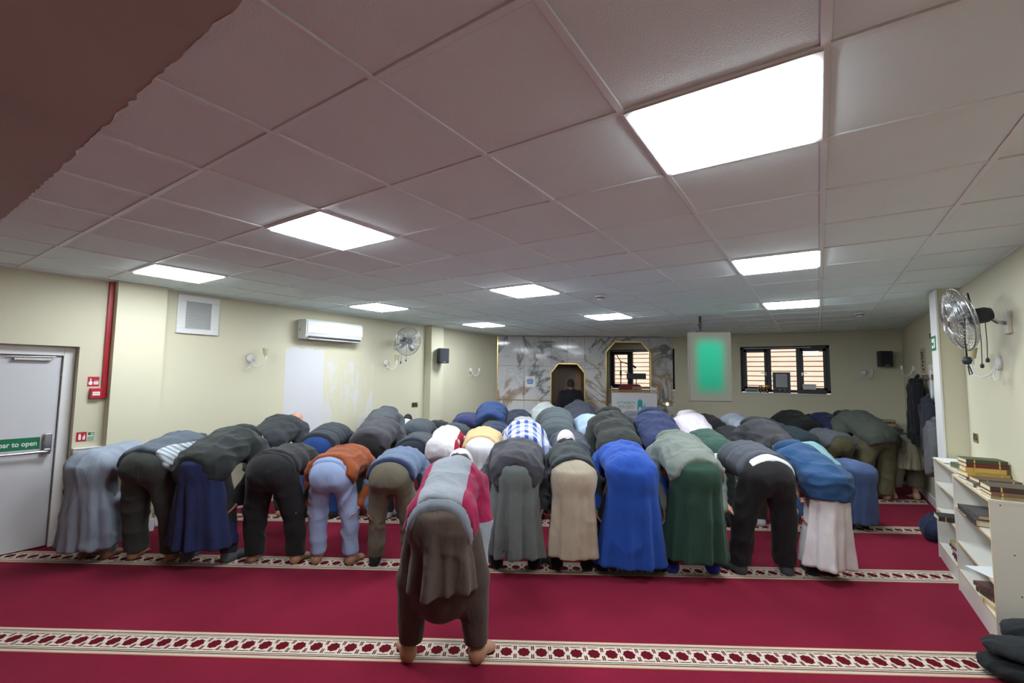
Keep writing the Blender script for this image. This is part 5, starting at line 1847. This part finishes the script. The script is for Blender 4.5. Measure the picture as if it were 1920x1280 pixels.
st_ = empty('pulpit_steps', qp(2.41, 10.14), QA)
M_PULP = mat('pulpit_carpet', srgb(120, 24, 40), 0.9, var=0.1, bump=0.4, bscale=150)
MB().box((-0.42, 0.10, 0.0), (0.42, 0.52, 0.45)).build('platform', M_PULP, st_, bevel=0.006)
MB().box((-0.42, -0.12, 0.0), (0.42, 0.10, 0.22)).build('step', M_PULP, st_, bevel=0.006)
tag(st_, 'red carpeted pulpit step and platform behind the lectern', 'steps')
ch = empty('red_chair', qp(2.47, 10.40, 0.45), QA + PI)
M_REDL = mat('red_leather', srgb(122, 24, 30), 0.35, var=0.08)
MB().box((-0.25, -0.20, 0.40), (0.25, 0.20, 0.50)).build('seat', M_REDL, ch, bevel=0.03)
bk = [(-0.26, 0.48), (-0.26, 1.02), (-0.24, 1.08), (-0.19, 1.115), (0.19, 1.115), (0.24, 1.08), (0.26, 1.02), (0.26, 0.48)]
MB().prism(bk, -0.20, -0.12, fn=lambda x, z, y: (x, y, z)).build('backrest', M_REDL, ch, bevel=0.02)
for sx in (-1, 1):
    for sy in (-1, 1):
        MB().cyl((sx * 0.21, sy * 0.16, 0.0), (sx * 0.22, sy * 0.165, 0.41), 0.016).build('leg', M_GOLD, ch)
tag(ch, 'red leather chair on the pulpit behind the lectern', 'chair')
ms = empty('microphone_stand', qp(2.150, 10.06), QA)
MB().lathe([(0.0, 0.0), (0.11, 0.0), (0.11, 0.015), (0.02, 0.03), (0.0, 0.03)]).build('base', M_BLACKP, ms)
MB().cyl((0, 0, 0.02), (0, 0, 1.98), 0.012).build('pole', M_BLACKP, ms)
MB().cyl((0, 0, 1.74), (0, 0, 1.86), 0.022).build('clutch', M_BLACKP, ms)
MB().tube([(-0.085, 0, 2.20), (0, 0, 2.06), (0.27, 0, 1.965)], 0.010).build('boom', M_BLACKP, ms)
MB().cyl((0.26, 0, 1.97), (0.33, 0, 1.93), 0.018, 0.028).build('microphone', M_BLACKP, ms)
MB().cyl((0, 0, 1.98), (0, 0, 2.07), 0.012).build('joint', M_BLACKP, ms)
tag(ms, 'black boom microphone stand in front of the pulpit window', 'microphone stand')
sm = empty('reading_stand', qp(2.470, 9.99), QA)
MB().lathe([(0.0, 0.0), (0.08, 0.0), (0.08, 0.012), (0.015, 0.03), (0.0, 0.03)]).build('base', M_BLACKP, sm)
MB().cyl((0, 0, 0.02), (0, 0, 1.70), 0.010).build('pole', M_BLACKP, sm)
MB().box((-0.205, -0.02, 1.685), (0.205, 0.02, 1.805)).build('desk', M_BLACKP, sm, bevel=0.004)
tag(sm, 'flat black reading stand above the lectern', 'stand')
nt_ = empty('notice_sheet', qp(0.180, NM - 0.001, 1.595), QA)
MB().box((-0.112, -0.002, -0.122), (0.112, 0.0, 0.122)).build('paper', M_LETTER, nt_)
M_BLUEP = mat('blue_print', srgb(40, 120, 180), 0.6, var=0.0)
for k, (w, z) in enumerate(((0.07, 0.045), (0.085, 0.015), (0.075, -0.015), (0.065, -0.045))):
    MB().box((-w, -0.0032, z - 0.010), (w, -0.002, z + 0.010)).build('printed_line', M_BLUEP, nt_)
for s in (-1, 1):
    MB().box((s * 0.022 - 0.010, -0.0032, 0.085), (s * 0.022 + 0.010, -0.002, 0.100)).build('red_mark', M_RED, nt_)
tag(nt_, 'white notice with blue print taped to the marble left of the niche', 'notice')
dl = empty('gilt_downlight', qp(3.276, NM - 0.004, 1.165), QA)
MB().box((-0.13, -0.03, -0.002), (0.13, 0.0, 0.012)).build('gilt_bar', M_GOLD, dl)
MB().lathe([(0.0, -0.075), (0.022, -0.068), (0.032, -0.045), (0.026, -0.02), (0.012, -0.002), (0.0, -0.002)], origin=(0, -0.035, 0)).build('glowing_bulb', mat('warm_bulb', (1.0, 0.78, 0.5), 0.4, var=0.0, emit=1.6), dl, smooth=True)
tag(dl, 'small glowing gilt lamp at the right edge of the marble', 'lamp')

# ------------------------------------------------------------------ far window sill
YS = YB + 0.055
SZ = WZ0 + 0.002


def cup(label, x, h, m=None, y=YS):
    t = empty('trophy_cup', (x, y, SZ))
    k = h / 0.15
    MB().box((-0.026 * k, -0.026 * k, 0), (0.026 * k, 0.026 * k, 0.030 * k)).build('plinth', M_DARK, t)
    MB().lathe([(0.0, 0.03 * k), (0.022 * k, 0.03 * k), (0.006 * k, 0.045 * k), (0.006 * k, 0.07 * k), (0.022 * k, 0.085 * k), (0.034 * k, 0.12 * k), (0.036 * k, 0.15 * k), (0.033 * k, 0.15 * k), (0.0, 0.10 * k)], seg=14).build('cup', m or M_GOLD, t, smooth=True)
    for s in (-1, 1):
        MB().tube([(s * 0.033 * k, 0, 0.14 * k), (s * 0.052 * k, 0, 0.130 * k), (s * 0.048 * k, 0, 0.105 * k), (s * 0.026 * k, 0, 0.095 * k)], 0.003 * k, 5).build('handle', m or M_GOLD, t)
    return tag(t, label, 'trophy', 'trophies on the far window sill')


pf = empty('framed_plaque', (-1.165, YS + 0.01, SZ))
MB().box((-0.12, -0.012, 0.0), (0.12, 0.012, 0.075)).build('frame', M_CHROME, pf, bevel=0.003)
MB().box((-0.10, -0.014, 0.015), (0.10, -0.012, 0.060)).build('plate', mat('plaque_dark', (0.09, 0.11, 0.11), 0.4), pf)
tag(pf, 'low silver framed plaque at the left end of the far sill', 'plaque')
cup('gold trophy cup on far sill, beside the silver plaque', -1.005, 0.135)
cup('gold trophy cup on far sill, middle of the gold three', -0.945, 0.105)
cup('tallest gold trophy cup on far sill, under the window mullion', -0.885, 0.155)
cup('tiny dull trophy in front of the framed paper, left', -0.745, 0.085, M_CHROME, YS - 0.03)
cup('tiny dull trophy in front of the framed paper, middle', -0.655, 0.075, M_CHROME, YS - 0.03)
cup('tiny dull trophy in front of the framed paper, right', -0.565, 0.095, M_CHROME, YS - 0.03)
fp = empty('framed_paper', (-0.628, YS + 0.045, SZ))
mb = MB().box((-0.155, -0.012, 0.0), (-0.128, 0.012, 0.42)).box((0.128, -0.012, 0.0), (0.155, 0.012, 0.42)).box((-0.128, -0.012, 0.39), (0.128, 0.012, 0.42)).box((-0.128, -0.012, 0.0), (0.128, 0.012, 0.03))
mb.build('frame', mat('grey_frame', (0.05, 0.065, 0.065), 0.4), fp, bevel=0.003)
MB().box((-0.128, 0.0, 0.03), (0.128, 0.010, 0.39)).build('mount', mat('mount_dark', (0.06, 0.08, 0.085), 0.6), fp)
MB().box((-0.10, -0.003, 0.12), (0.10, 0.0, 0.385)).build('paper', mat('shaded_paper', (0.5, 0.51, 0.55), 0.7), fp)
for k in range(7):
    MB().box((-0.08, -0.0042, 0.15 + 0.03 * k), (0.08, -0.003, 0.156 + 0.03 * k)).build('printed_line', M_GREYP, fp)
tag(fp, 'tall framed paper standing in the middle of the far window', 'picture frame')
db = MB().box((-0.355, YS - 0.05, SZ), (0.12, YS + 0.05, SZ + 0.082)).build('dark_wood_box', mat('dark_wood', (0.035, 0.016, 0.012), 0.4, var=0.3, nscale=20), bevel=0.006)
tag(db, 'long dark wooden box on the right of the far sill', 'box')
wb = empty('white_box', (-0.155, YS, SZ + 0.082))
MB().box((-0.11, -0.045, 0), (0.11, 0.045, 0.085)).build('body', M_WHITEW, wb, bevel=0.006)
MB().box((-0.112, -0.047, 0.085), (0.112, 0.047, 0.105)).build('lid', M_WHITEW, wb, bevel=0.005)
tag(wb, 'small white box on top of the dark wooden box', 'box')

# ------------------------------------------------------------------ right wall, far end
el = empty('emergency_light', (XR2, 7.62, 2.285))
MB().box((-0.075, -0.11, -0.055), (-0.0, 0.11, 0.055)).build('housing', M_IVORY, el, bevel=0.012)
MB().box((-0.085, -0.09, -0.045), (-0.075, 0.09, 0.03)).build('lens', M_CHROME, el, bevel=0.004)
tag(el, 'emergency light box high on the right wall beyond the pier', 'light')
es = empty('exit_sign', (1.011, 6.40, 2.10))
MB().box((-0.003, -0.10, -0.075), (0.0, 0.10, 0.075)).build('panel', M_GREEN, es)
for (a, b, c, d) in ((-0.07, -0.02, -0.05, 0.05), (0.0, 0.07, 0.01, 0.05), (0.0, 0.07, -0.05, -0.02)):
    MB().box((-0.0042, a, c), (-0.003, b, d)).build('white_print', M_LETTER, es)
tag(es, 'small green and white exit sign on the white pier edge', 'sign')
an = empty('calligraphy_notice', (XR2, 8.79, 2.02))
MB().box((-0.003, -0.20, -0.20), (0.0, 0.20, 0.16)).build('sheet', mat('notice_beige', srgb(168, 156, 140), 0.7), an)
mb = MB()
for k, (y, z) in enumerate(((0.05, 0.10), (0.02, 0.06), (0.04, 0.02), (0.0, -0.03), (0.03, -0.08), (-0.01, -0.14))):
    mb.tube([(-0.004, y + 0.05, z), (-0.004, y + 0.02, z - 0.018), (-0.004, y - 0.02, z + 0.012), (-0.004, y - 0.06, z - 0.010)], 0.006, 5)
mb.build('brush_script', M_BLACKP, an)
tag(an, 'beige notice with dark handwritten script above the hanging coats', 'notice')

hk = empty('coat_rack', (XR2, 8.45, 1.76))
MB().box((-0.02, -0.55, -0.04), (0.0, 0.45, 0.04)).build('rail', mat('rail_wood', srgb(120, 84, 56), 0.5, var=0.1), hk, bevel=0.004)
for k in range(5):
    MB().tube([(-0.02, -0.45 + 0.2 * k, 0.0), (-0.06, -0.45 + 0.2 * k, -0.02), (-0.08, -0.45 + 0.2 * k, 0.02)], 0.006).build('hook', M_CHROME, hk)
tag(hk, 'wooden coat rail with hooks on the right wall', 'coat rack')


def hung_coat(label, loc, L, w, dep, col, seed, rz=0.0, shoulders=1.0):
    """coat hanging against the right wall; local x into the room is negative"""
    t = empty('hanging_coat', loc, rz)

    def fn(P):
        z = P[..., 2]
        tt = np.clip(-z / L, 0, 1)
        hw = w * (0.42 + 0.58 * np.clip(tt * 3.2, 0, 1) ** 0.7 + 0.18 * tt)
        th = np.arctan2(P[..., 1], -P[..., 0])
        fold = 1 + 0.11 * tt * np.sin(9 * P[..., 1] / w + seed) + 0.05 * np.sin(17 * th + seed)
        r = np.sqrt((P[..., 1] / hw) ** 2 + ((P[..., 0] + dep) / (dep * (0.75 + 0.35 * tt))) ** 2 + 1e-6)
        d = (r - fold) * dep
        d = smax(d, np.maximum(z + 0.01, -L - z + 0.04 * np.sin(P[..., 1] * 11 + seed)), 0.03)
        return d
    cloth('shell', fn, (-2.6 * dep, -1.6 * w, -L - 0.10), (0.12, 1.6 * w, 0.06), 0.018, fb(*col), t, 0.016, seed, (9, 9, 3.5))

    def slv(P):
        return np.minimum(rcone(P, (-1.1 * dep, w * 0.78, -0.14), (-1.0 * dep, w * 1.05, -L * 0.45), 0.065, 0.060), rcone(P, (-1.0 * dep, w * 1.05, -L * 0.45), (-1.2 * dep, w * 1.0, -L * 0.80), 0.060, 0.052))
    cloth('sleeve', slv, (-2.6 * dep, 0.2 * w, -L), (0.12, 1.9 * w, 0.05), 0.018, fb(*col), t, 0.012, seed + 1, (9, 9, 4))

    def slv2(P):
        return np.minimum(rcone(P, (-1.1 * dep, -w * 0.78, -0.14), (-1.15 * dep, -w * 1.05, -L * 0.45), 0.065, 0.060), rcone(P, (-1.15 * dep, -w * 1.05, -L * 0.45), (-1.3 * dep, -w * 0.95, -L * 0.80), 0.060, 0.052))
    cloth('sleeve', slv2, (-2.6 * dep, -1.9 * w, -L), (0.12, 0.2 * w, 0.05), 0.018, fb(*col), t, 0.012, seed + 2, (9, 9, 4))
    MB().tube([(-dep * 0.9, -0.06, -0.01), (-dep * 0.7, 0.0, 0.03), (-dep * 0.9, 0.06, -0.01)], 0.02).build('collar', fb(*col), t, smooth=True)
    return tag(t, label, 'coat', 'coats hung on the right wall')


hung_coat('long black coat hanging on the right wall rail', (XR2 - 0.02, 8.62, 1.76), 0.92, 0.26, 0.10, (24, 25, 29), 2)
hung_coat('grey jacket hanging low in front of the white door', (XR2 - 0.03, 7.72, 1.22), 0.66, 0.17, 0.075, (104, 104, 106), 4)
hung_coat('dark navy jacket hanging between black coat and grey jacket', (XR2 - 0.02, 8.08, 1.50), 0.72, 0.17, 0.07, (46, 50, 60), 6)

# low cabinet with books in the far corner
cb = empty('low_cabinet', (0.83, 10.47, 0))
MB().box((-0.20, -0.20, 0.06), (0.34, 0.20, 0.86)).build('body', mat('dark_cabinet', srgb(58, 52, 48), 0.5, var=0.1), cb, bevel=0.004)
MB().box((-0.21, -0.21, 0.86), (0.35, 0.21, 0.885)).build('top', mat('dark_cabinet_top', srgb(66, 58, 52), 0.4, var=0.1), cb, bevel=0.003)
for s in (0, 1):
    dd = MB().box((-0.19 + 0.265 * s, -0.215, 0.08), (0.065 + 0.265 * s, -0.20, 0.84)).build('door', mat('dark_cabinet_door', srgb(62, 54, 50), 0.5, var=0.1), cb, bevel=0.003)
    MB().lathe([(0.0, 0.0), (0.010, 0.0), (0.014, 0.02), (0.0, 0.024)], origin=(0.045 + 0.06 * s, -0.215, 0.5), axis=(0, -1, 0), seg=10).build('knob', M_BRASS, dd)
tag(cb, 'low dark cabinet in the far right corner', 'cabinet')

# ------------------------------------------------------------------ books
PAGE = mat('book_pages', srgb(222, 208, 172), 0.8, var=0.10, nscale=80, bump=0.3, bscale=300)
BOOKN = [0]


def book(label, c, size, col, rz=0.0, upright=False, spine_detail=True, pages=None, group='books'):
    """lying book: size = (length along spine, width, thickness), spine on local -x side"""
    L, Wd, T = size
    t = empty('book', c, rz)
    cm = mat('book_cover_%d_%d_%d' % col, srgb(*col), 0.45, var=0.18, nscale=25, bump=0.15, bscale=120)
    e = 0.003
    mb = MB()
    if not upright:
        mb.box((-Wd / 2, -L / 2, 0), (Wd / 2, L / 2, e)).box((-Wd / 2, -L / 2, T - e), (Wd / 2, L / 2, T)).box((-Wd / 2, -L / 2, e), (-Wd / 2 + e, L / 2, T - e))
        mb.build('cover', cm, t, bevel=0.001)
        MB().box((-Wd / 2 + e, -L / 2 + 0.004, e), (Wd / 2 - 0.005, L / 2 - 0.004, T - e)).build('pages', pages or PAGE, t)
        if spine_detail:
            for k in (-0.3, 0.3):
                MB().box((-Wd / 2 - 0.0012, k * L - 0.004, 0.002), (-Wd / 2, k * L + 0.004, T - 0.002)).build('gilt_band', M_GOLD, t)
    else:
        mb.box((-Wd / 2, -T / 2, 0), (Wd / 2, -T / 2 + e, L)).box((-Wd / 2, T / 2 - e, 0), (Wd / 2, T / 2, L)).box((-Wd / 2, -T / 2 + e, 0), (-Wd / 2 + e, T / 2 - e, L))
        mb.build('cover', cm, t, bevel=0.001)
        MB().box((-Wd / 2 + e, -T / 2 + e, 0.004), (Wd / 2 - 0.005, T / 2 - e, L - 0.004)).build('pages', pages or PAGE, t)
    return tag(t, label, 'book', group)


z = 0.886
for k, (col, T) in enumerate((((96, 84, 66), 0.035), ((170, 152, 120), 0.04), ((84, 64, 50), 0.03), ((160, 144, 116), 0.035))):
    book('%s book in the stack on the dark corner cabinet' % ('lowest brown', 'thick tan', 'thin dark brown', 'topmost pale tan')[k], (0.98, 10.42, z), (0.20, 0.15, T), col, 1.5 + 0.06 * k, group='books on the corner cabinet')
    z += T + 0.001

# bookcases against the right wall
M_MEL = mat('white_melamine', (0.64, 0.63, 0.57), 0.4, var=0.03)
M_EDGE = mat('raw_edge', srgb(206, 184, 140), 0.7, var=0.15, nscale=60)


def bookcase(label, y0, y1, x0, zt, shelves, back=True):
    t = empty('bookcase', (x0, y0, 0))
    Ly, dx = y1 - y0, XR - 0.005 - x0
    for yy in (0.0, Ly - 0.018):
        sp = MB().box((0.0, yy, 0), (dx, yy + 0.018, zt - 0.018)).build('side_panel', M_MEL, t, bevel=0.001)
        MB().box((-0.0012, yy, 0), (0.0, yy + 0.018, zt - 0.018)).build('edge_strip', M_EDGE if yy == 0 else M_MEL, sp)
    tp = MB().box((-0.002, -0.001, zt - 0.018), (dx, Ly + 0.001, zt)).build('top_board', M_MEL, t, bevel=0.001)
    MB().box((-0.0034, -0.001, zt - 0.017), (-0.002, Ly + 0.001, zt - 0.001)).build('edge_strip', M_EDGE, tp)
    for z in shelves:
        sh = MB().box((0.004, 0.018, z - 0.018), (dx, Ly - 0.018, z)).build('shelf', M_MEL, t, bevel=0.001)
        MB().box((0.0028, 0.018, z - 0.017), (0.004, Ly - 0.018, z - 0.001)).build('edge_strip', M_EDGE, sh)
    MB().box((0.006, 0.018, 0.0), (0.024, Ly - 0.018, shelves[-1] - 0.018)).build('plinth', M_MEL, t)
    if back:
        MB().box((dx - 0.006, 0.018, 0.03), (dx, Ly - 0.018, zt - 0.018)).build('back_panel', M_MEL, t)
    for (xx, zz) in ((0.05, zt - 0.03), (0.10, 0.60), (0.12, 0.35), (0.10, 0.09), (0.125, 0.09)):
        MB().cyl((xx, -0.0012, zz), (xx, 0.002, zz), 0.0045, seg=8).build('screw', M_BLACKP, t)
    return tag(t, label, 'bookcase', 'white bookcases')


bookcase('nearer white open bookcase with its side panel towards the camera', 4.300, 5.300, 0.905, 0.935, (0.685, 0.400, 0.175))
bookcase('farther white open bookcase next to the pier', 5.302, 6.180, 0.925, 0.955, (0.720, 0.470, 0.140))

T1 = 0.9352
GT = 'books on top of the bookcases'
GS = 'books on the bookcase shelves'
# stack on top, over the join of the two cases
book('dark lowest volume under the yellow book on the bookcase top', (1.045, 5.10, T1), (0.24, 0.17, 0.025), (70, 60, 50), 0.10 + PI / 2, group=GT)
book('lower yellow-spined book in the stack on the bookcase top', (1.050, 5.12, T1 + 0.026), (0.25, 0.18, 0.035), (176, 146, 66), 0.18 + PI / 2, group=GT)
book('upper yellow-spined book in the stack on the bookcase top', (1.050, 5.13, T1 + 0.062), (0.23, 0.17, 0.035), (188, 158, 84), 0.05 + PI / 2, group=GT)
book('dark red book with gilt spine second from the top of the stack', (1.055, 5.14, T1 + 0.098), (0.24, 0.17, 0.030), (104, 40, 32), 0.12 + PI / 2, group=GT)
book('dark green book with gilt spine on top of the stack', (1.055, 5.14, T1 + 0.129), (0.24, 0.17, 0.032), (64, 70, 40), 0.12 + PI / 2, group=GT)
book('worn green paperback leaning beside the stack on the farther bookcase', (1.04, 5.50, 0.9552), (0.20, 0.14, 0.045), (92, 104, 76), 0.3, group=GT)
book('grey hardback lying between the stack and the big brown volumes', (1.03, 4.80, T1), (0.24, 0.17, 0.030), (92, 84, 78), 0.05 + PI / 2, group=GT)
book('brown book lying on the grey hardback', (1.05, 4.82, T1 + 0.031), (0.23, 0.16, 0.028), (92, 74, 60), 0.15 + PI / 2, group=GT)
book('small light brown pocket book near the front edge of the bookcase top', (0.985, 4.625, T1), (0.12, 0.09, 0.025), (150, 116, 82), 0.35 + PI / 2, group=GT)
book('lower cream-paged large volume at the near end of the bookcase top', (1.050, 4.43, T1), (0.27, 0.20, 0.022), (150, 134, 96), 0.04 + PI / 2, group=GT)
book('middle cream-paged large volume at the near end of the bookcase top', (1.050, 4.43, T1 + 0.023), (0.27, 0.20, 0.022), (128, 96, 74), 0.06 + PI / 2, group=GT)
book('large dark brown volume with faint gilt emblem at the near end', (1.050, 4.44, T1 + 0.046), (0.27, 0.20, 0.034), (66, 54, 46), 0.05 + PI / 2, group=GT)
# loose papers on the far case
for k in range(4):
    pg = MB().box((-0.10, -0.14, 0), (0.10, 0.14, 0.002)).build('paper_sheet', M_LETTER, loc=(1.03 + 0.012 * k, 5.98 - 0.045 * k, 0.9555 + 0.0025 * k), rot=(0, 0, 0.25 - 0.22 * k))
    tag(pg, ('bottom loose white sheet on the farther bookcase', 'second loose white sheet on the farther bookcase', 'third loose white sheet on the farther bookcase', 'uppermost loose white sheet on the farther bookcase')[k], 'paper', 'loose sheets on the bookcase')
# shelves of the nearer case
z1, z2, z3 = 0.686, 0.401, 0.176
book('dark grey lying book pushed out over the top shelf edge', (0.985, 5.02, z1), (0.24, 0.17, 0.040), (72, 68, 68), 0.02, group=GS)
book('second dark grey lying book on the top shelf, nearer end', (0.975, 4.72, z1), (0.26, 0.17, 0.045), (64, 62, 62), 0.0, group=GS)
book('third grey lying book on top of the nearer pair', (0.980, 4.73, z1 + 0.046), (0.24, 0.16, 0.030), (84, 80, 80), 0.05, group=GS)
book('worn brown book standing at the near end of the top shelf', (1.04, 4.50, z1), (0.19, 0.13, 0.045), (120, 84, 44), 0.0, upright=True, group=GS)
book('red book standing against the near side panel on the top shelf', (1.03, 4.42, z1), (0.17, 0.14, 0.040), (170, 30, 36), 0.0, upright=True, group=GS)
book('black book standing beside the red book on the top shelf', (1.03, 4.36, z1), (0.21, 0.15, 0.050), (34, 36, 38), 0.0, upright=True, group=GS)
book('purple box-bound book standing on the middle shelf', (1.02, 4.42, z2), (0.18, 0.15, 0.070), (62, 44, 122), 0.0, upright=True, group=GS)
pg = MB().box((-0.11, -0.15, 0), (0.11, 0.15, 0.003)).build('paper_sheet', M_LETTER, loc=(0.985, 4.50, z2 + 0.002), rot=(0, 0, 0.5))
tag(pg, 'white sheet lying on the middle shelf and poking out', 'paper')
book('brown-grey lying book at the bottom shelf, lowest of three', (1.00, 4.52, z3), (0.24, 0.17, 0.035), (206, 190, 146), 0.15, group=GS)
book('dark mottled lying book in the middle of the bottom shelf stack', (0.995, 4.60, z3 + 0.036), (0.23, 0.16, 0.032), (70, 56, 48), 0.25, group=GS)
book('plum brown lying book on top of the bottom shelf stack', (0.995, 4.64, z3 + 0.069), (0.22, 0.16, 0.030), (96, 72, 68), 0.35, group=GS)
book('thin dark green booklet at the near end of the bottom shelf', (0.99, 4.34 + 0.03, z3), (0.16, 0.11, 0.012), (52, 66, 56), 0.1, group=GS)
# shelves of the farther case
y1_, y2_, y3_ = 0.721, 0.471, 0.141
for k, (yy, T, col, nm) in enumerate(((5.360, 0.035, (30, 34, 40), 'black'), (5.400, 0.035, (44, 48, 56), 'slate'), (5.440, 0.030, (120, 26, 34), 'dark red'))):
    book('tall %s book upright on the top shelf of the farther bookcase' % nm, (1.03, yy, y1_), (0.205, 0.15, T), col, 0.0, upright=True, group=GS)
for k, (yy, T, col, nm) in enumerate(((5.360, 0.035, (96, 112, 40), 'olive green'), (5.400, 0.035, (40, 56, 40), 'forest green'), (5.440, 0.030, (150, 70, 40), 'rust'))):
    book('%s book upright on the middle shelf of the farther bookcase' % nm, (1.03, yy, y2_), (0.19, 0.14, T), col, 0.0, upright=True, group=GS)
book('dark bound book hanging over the middle shelf edge of the farther bookcase', (0.960, 5.66, y2_), (0.24, 0.18, 0.040), (50, 44, 44), 0.04 + PI / 2, group=GS)
z = y3_
for k, (T, col, nm) in enumerate(((0.022, (170, 90, 60), 'orange-brown lowest'), (0.020, (60, 96, 70), 'green'), (0.022, (88, 52, 100), 'violet'), (0.022, (56, 60, 110), 'indigo'), (0.026, (196, 180, 150), 'cream'), (0.024, (60, 62, 76), 'slate blue'), (0.026, (176, 160, 120), 'topmost tan'))):
    book('%s book of the leaning pile on the bottom shelf' % nm, (1.02 - 0.004 * k, 5.50 + 0.006 * k, z), (0.21, 0.15, T), col, 0.05 * (k % 3), group=GS)
    z += T + 0.001

# ------------------------------------------------------------------ bags and clothes on the floor
bgp = empty('navy_bag', (0.985, 6.74, 0.0))
def bag_fn(P):
    d = ell(P, (0, 0, 0.12), (0.125, 0.15, 0.13))
    d = smin(d, ell(P, (0.03, 0.02, 0.19), (0.075, 0.08, 0.09)), 0.08)
    return smax(d, -P[..., 2] + 0.004, 0.01)
cloth('sack', bag_fn, (-0.22, -0.24, -0.02), (0.22, 0.24, 0.36), 0.012, fb(38, 48, 78), bgp, 0.018, 3, (12, 12, 8))
MB().tube([(-0.04, -0.02, 0.22), (-0.02, 0.0, 0.28), (0.03, 0.02, 0.29), (0.06, 0.04, 0.23)], 0.012).build('handle', fb(30, 36, 60), bgp, smooth=True)
tag(bgp, 'slumped navy cloth bag on the carpet at the far end of the bookcases', 'bag')


def heap(name, label, loc, fn, lo, hi, col, seed):
    t = empty(name, loc)
    cloth('cloth', fn, lo, hi, 0.011, fb(*col), t, 0.014, seed, (14, 14, 14))
    return tag(t, label, 'clothing', 'black clothes by the bookcase')


def fold_fn(P):
    d = ell(P, (0.02, 0.0, 0.055), (0.23, 0.17, 0.055))
    return smax(d, -P[..., 2] + 0.003, 0.01)
def fold_fn2(P):
    d = ell(P, (0.0, 0.0, 0.045), (0.21, 0.15, 0.045))
    d = smin(d, ell(P, (0.08, 0.02, 0.06), (0.12, 0.12, 0.05)), 0.05)
    return smax(d, -P[..., 2] + 0.003, 0.01)
def lump_fn(P):
    d = ell(P, (0, 0, 0.085), (0.15, 0.13, 0.085))
    d = smin(d, ell(P, (-0.02, 0.0, 0.185), (0.13, 0.11, 0.085)), 0.03)
    return smax(d, -P[..., 2] + 0.003, 0.01)


heap('folded_jacket', 'lower folded black jacket on the carpet before the bookcase', (0.94, 3.93, 0.004), fold_fn, (-0.26, -0.22, -0.01), (0.30, 0.22, 0.16), (26, 30, 32), 1)
heap('folded_jacket', 'upper folded black jacket lying on another one', (0.97, 3.95, 0.108), fold_fn2, (-0.26, -0.20, -0.01), (0.26, 0.20, 0.18), (32, 37, 40), 2)
heap('rolled_jacket', 'rolled black jacket against the bookcase side, behind the folded pair', (1.035, 4.135, 0.004), lump_fn, (-0.20, -0.18, -0.01), (0.20, 0.18, 0.34), (36, 41, 46), 3)
